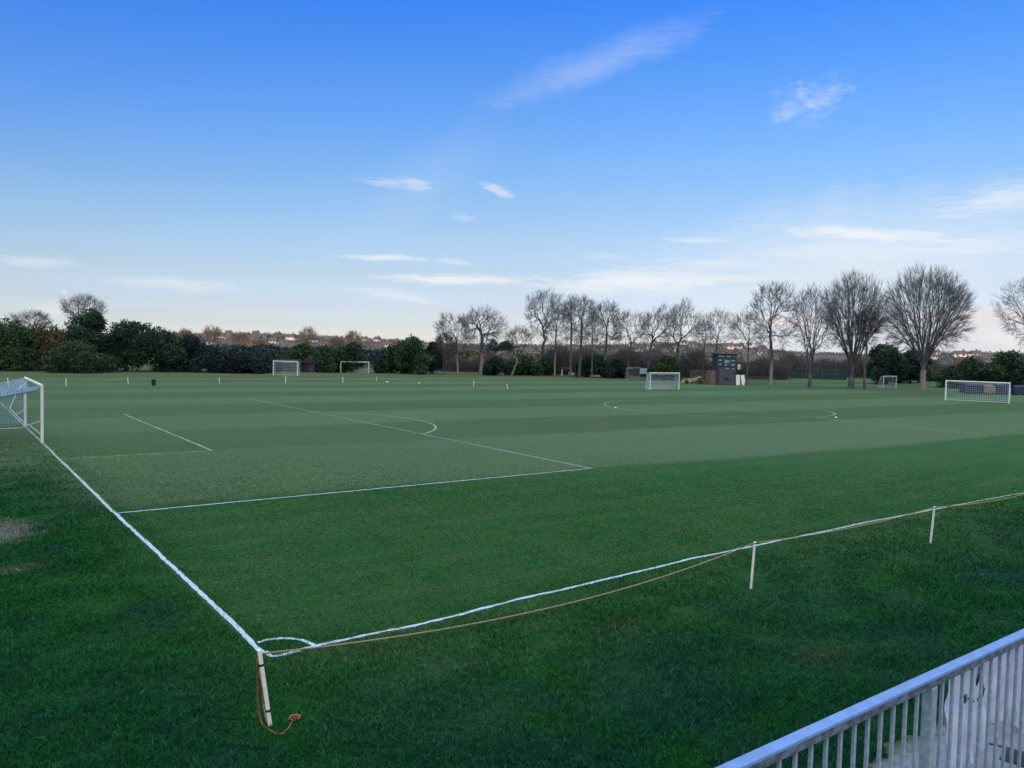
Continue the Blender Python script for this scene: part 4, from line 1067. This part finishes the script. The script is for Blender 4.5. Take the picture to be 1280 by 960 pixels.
# brown fence behind the cover frame
def fence(pa, pb, h_, label, mat, group=None, n=10, rails=2, panel=True, pr=.05, name='fence'):
    a_, b2 = gnd(*pa), gnd(*pb); v = b2 - a_; L = np.linalg.norm(v); o = empty(name, a_, math.atan2(v[1], v[0]), label, 'fence', group)
    for i in range(n + 1): MB().tube([(L * i / n, 0, -.05), (L * i / n, 0, h_ + .05)], pr, 6).build('post', M['wire' if mat == 'wire' else 'bark'], o)
    m = MB()
    if panel: m.box((L / 2, .06, h_ / 2 + .03), (L, .02, h_ - .06)); m.build('panel', M[mat], o)
    for j in range(rails): MB().tube([(0, 0, h_ * (j + 1) / rails), (L, 0, h_ * (j + 1) / rails)], .025, 5).build('rail', M['wire'], o)
    return o
fence((862, 478), (897, 479.5), 1.9, 'weathered dark boarded fence between the small goal and the scoreboard', 'fence_board', n=6)
fence((988, 473), (1058, 475), 1.9, 'dark green windbreak fence beyond the bare trees on the right', 'greenscreen', n=14)
fence((936, 481), (968, 482), 1.2, 'thin wire fence right of the scoreboard', 'wire', n=14, panel=False, pr=.03)
fence((1128, 474), (1180, 476), 1.3, 'thin dark fence behind the largest fan-shaped tree', 'greenscreen', n=10)
fence((700, 467), (780, 470), 1.3, 'low dark fence at the foot of the bare trees', 'hall', n=16)
fence((336, 465), (376, 465.5), 1.9, 'blue-grey net fence behind the left far goal', 'hall', n=6)
# sloping timber frame of the wheeled pitch covers
d_ = depth_of(866, 480); b_ = at(866, d_); k = d_ / F
o = empty('pitch_cover_frame', b_, srz, 'low wheeled timber frame with two sloping beams left of the scoreboard', 'pitch cover')
MB().tube([(-13 * k, 0, 3 * k), (0, 0, 6 * k), (12 * k, 0, 9 * k)], .10, 6).build('upper_beam', M['wood'], o)
MB().tube([(-14 * k, -.4, 1.5 * k), (-2 * k, -.4, 3.5 * k), (6 * k, -.4, 6 * k)], .09, 6).build('lower_beam', M['wood'], o)
for x in np.linspace(-10, 24, 9):
    MB().tube([(x * k, -.2, 0), (x * k + .3, -.2, 4.5 * k)], .05, 5).build('strut', M['bark_pale'], o)
for x in (-8, 10): MB().tube([(x * k, -.5, .3), (x * k, -.35, .3)], .3, 14).build('wheel', M['dark'], o)
MB().box((12 * k, .4, 3.2 * k), (22 * k, .3, 5.5 * k)).build('side_board', M['brick'], o)
# shed in front of the evergreens
d_ = 122; b_ = at(386, d_); k = d_ / F
o = empty('garden_shed', b_, math.atan2(RV[1], RV[0]), 'small black gabled shed right of the left far goal', 'shed')
MB().box((0, 1.5, 6 * k), (17 * k, 3, 12 * k)).build('wall', M['dark'], o)
rr = MB(); a_ = 10.5 * k; rr.v = [(-a_, -.3, 11.5 * k), (a_, -.3, 11.5 * k), (0, -.3, 20 * k), (-a_, 3.3, 11.5 * k), (a_, 3.3, 11.5 * k), (0, 3.3, 20 * k)]
rr.f = [(0, 1, 2), (3, 5, 4), (0, 2, 5, 3), (1, 4, 5, 2), (0, 3, 4, 1)]; rr.build('roof', M['dark'], o)
MB().box((4 * k, -.03, 5 * k), (4 * k, .06, 9 * k)).build('door', M['hall'], o)
# small things under the bare trees
def bench(px, py, wpx, hpx, label, mat, name='bench'):
    d_ = depth_of(px, py); k = d_ / F; o = empty(name, at(px, d_), srz, label, 'bench', 'benches under the bare trees')
    MB().box((0, 0, hpx * k * .55), (wpx * k, .45, .12)).build('seat', M[mat], o, bevel=.01)
    MB().box((0, .25, hpx * k * .85), (wpx * k, .06, hpx * k * .35)).build('backrest', M[mat], o, bevel=.01)
    for s in (-1, 1): MB().box((s * wpx * k * .4, .05, hpx * k * .27), (.10, .4, hpx * k * .5)).build('leg', M[mat], o)
bench(716.5, 471, 9, 5, 'pinkish white bench beside the slim white-footed tree', 'cream')
bench(745, 472.5, 13, 3.5, 'low beige bench left of the straight pale trunk', 'beige')
d_ = depth_of(709, 470); k = d_ / F
o = empty('notice_frame', at(709, d_), srz, 'small white frame with dark opening left of the pinkish bench', 'frame')
MB().box((0, 0, 9.5 * k), (13 * k, .3, 2.5 * k)).build('top_panel', M['board_grey'], o)
for s in (-1, 1): MB().box((s * 6 * k, 0, 4.5 * k), (.12, .2, 9 * k)).build('leg', M['stake'], o)
d_ = 126; k = d_ / F
o = empty('information_board', at(805, d_), srz, 'pale grey board on posts behind the left post of the small goal', 'board')
MB().box((0, 0, 11 * k), (9 * k, .08, 7 * k)).build('panel', M['digit'], o)
for s in (-1, 1): MB().box((s * 4 * k, .08, 5 * k), (.1, .1, 10 * k)).build('leg', M['wire'], o)
# blue covers behind the right goal
for px, wp, hp, lb, mt in ((1222, 23, 12.5, 'blue tarpaulin-covered stack left of the beige one behind the right goal', 'blue'), (1241.5, 14, 12, 'beige tarpaulin-covered stack between the blue ones', 'beige'),
                       (1258, 16, 13, 'blue tarpaulin-covered stack right of the beige one', 'blue'), (1284, 24, 12, 'dark blue tarpaulin-covered stack at the right edge', 'blue')):
    d_ = 104.; k = d_ / F; o = empty('covered_stack', at(px, d_), math.atan2(RV[1], RV[0]), lb, 'cover', 'covered stacks behind the right goal')
    m = MB(); nseg = 10; W__ = wp * k
    prof_ = [(-.75, .12), (-.70, hp * k * .90), (-.35, hp * k * .98), (.35, hp * k), (.70, hp * k * .9), (.75, .12)]
    for q in range(nseg + 1):
        x = (q / nseg - .5) * W__
        for (yy, zz) in prof_: m.v.append((x, 1 + yy + .03 * math.sin(q * 2.1 + zz * 3), zz - (.05 * math.sin(q * 1.7) ** 2 if zz > .5 else 0)))
    for q in range(nseg):
        for e_ in range(5): a0 = q * 6 + e_; m.f.append((a0, a0 + 6, a0 + 7, a0 + 1))
    m.f.append(tuple(range(6))); m.f.append(tuple(nseg * 6 + 5 - e_ for e_ in range(6)))
    m.build('cover', M[mt], o, smooth=False)
    for s in (-1, 1): MB().box((s * wp * k * .3, 1, .12), (.15, 1.6, .22)).build('cradle', M['dark'], o)
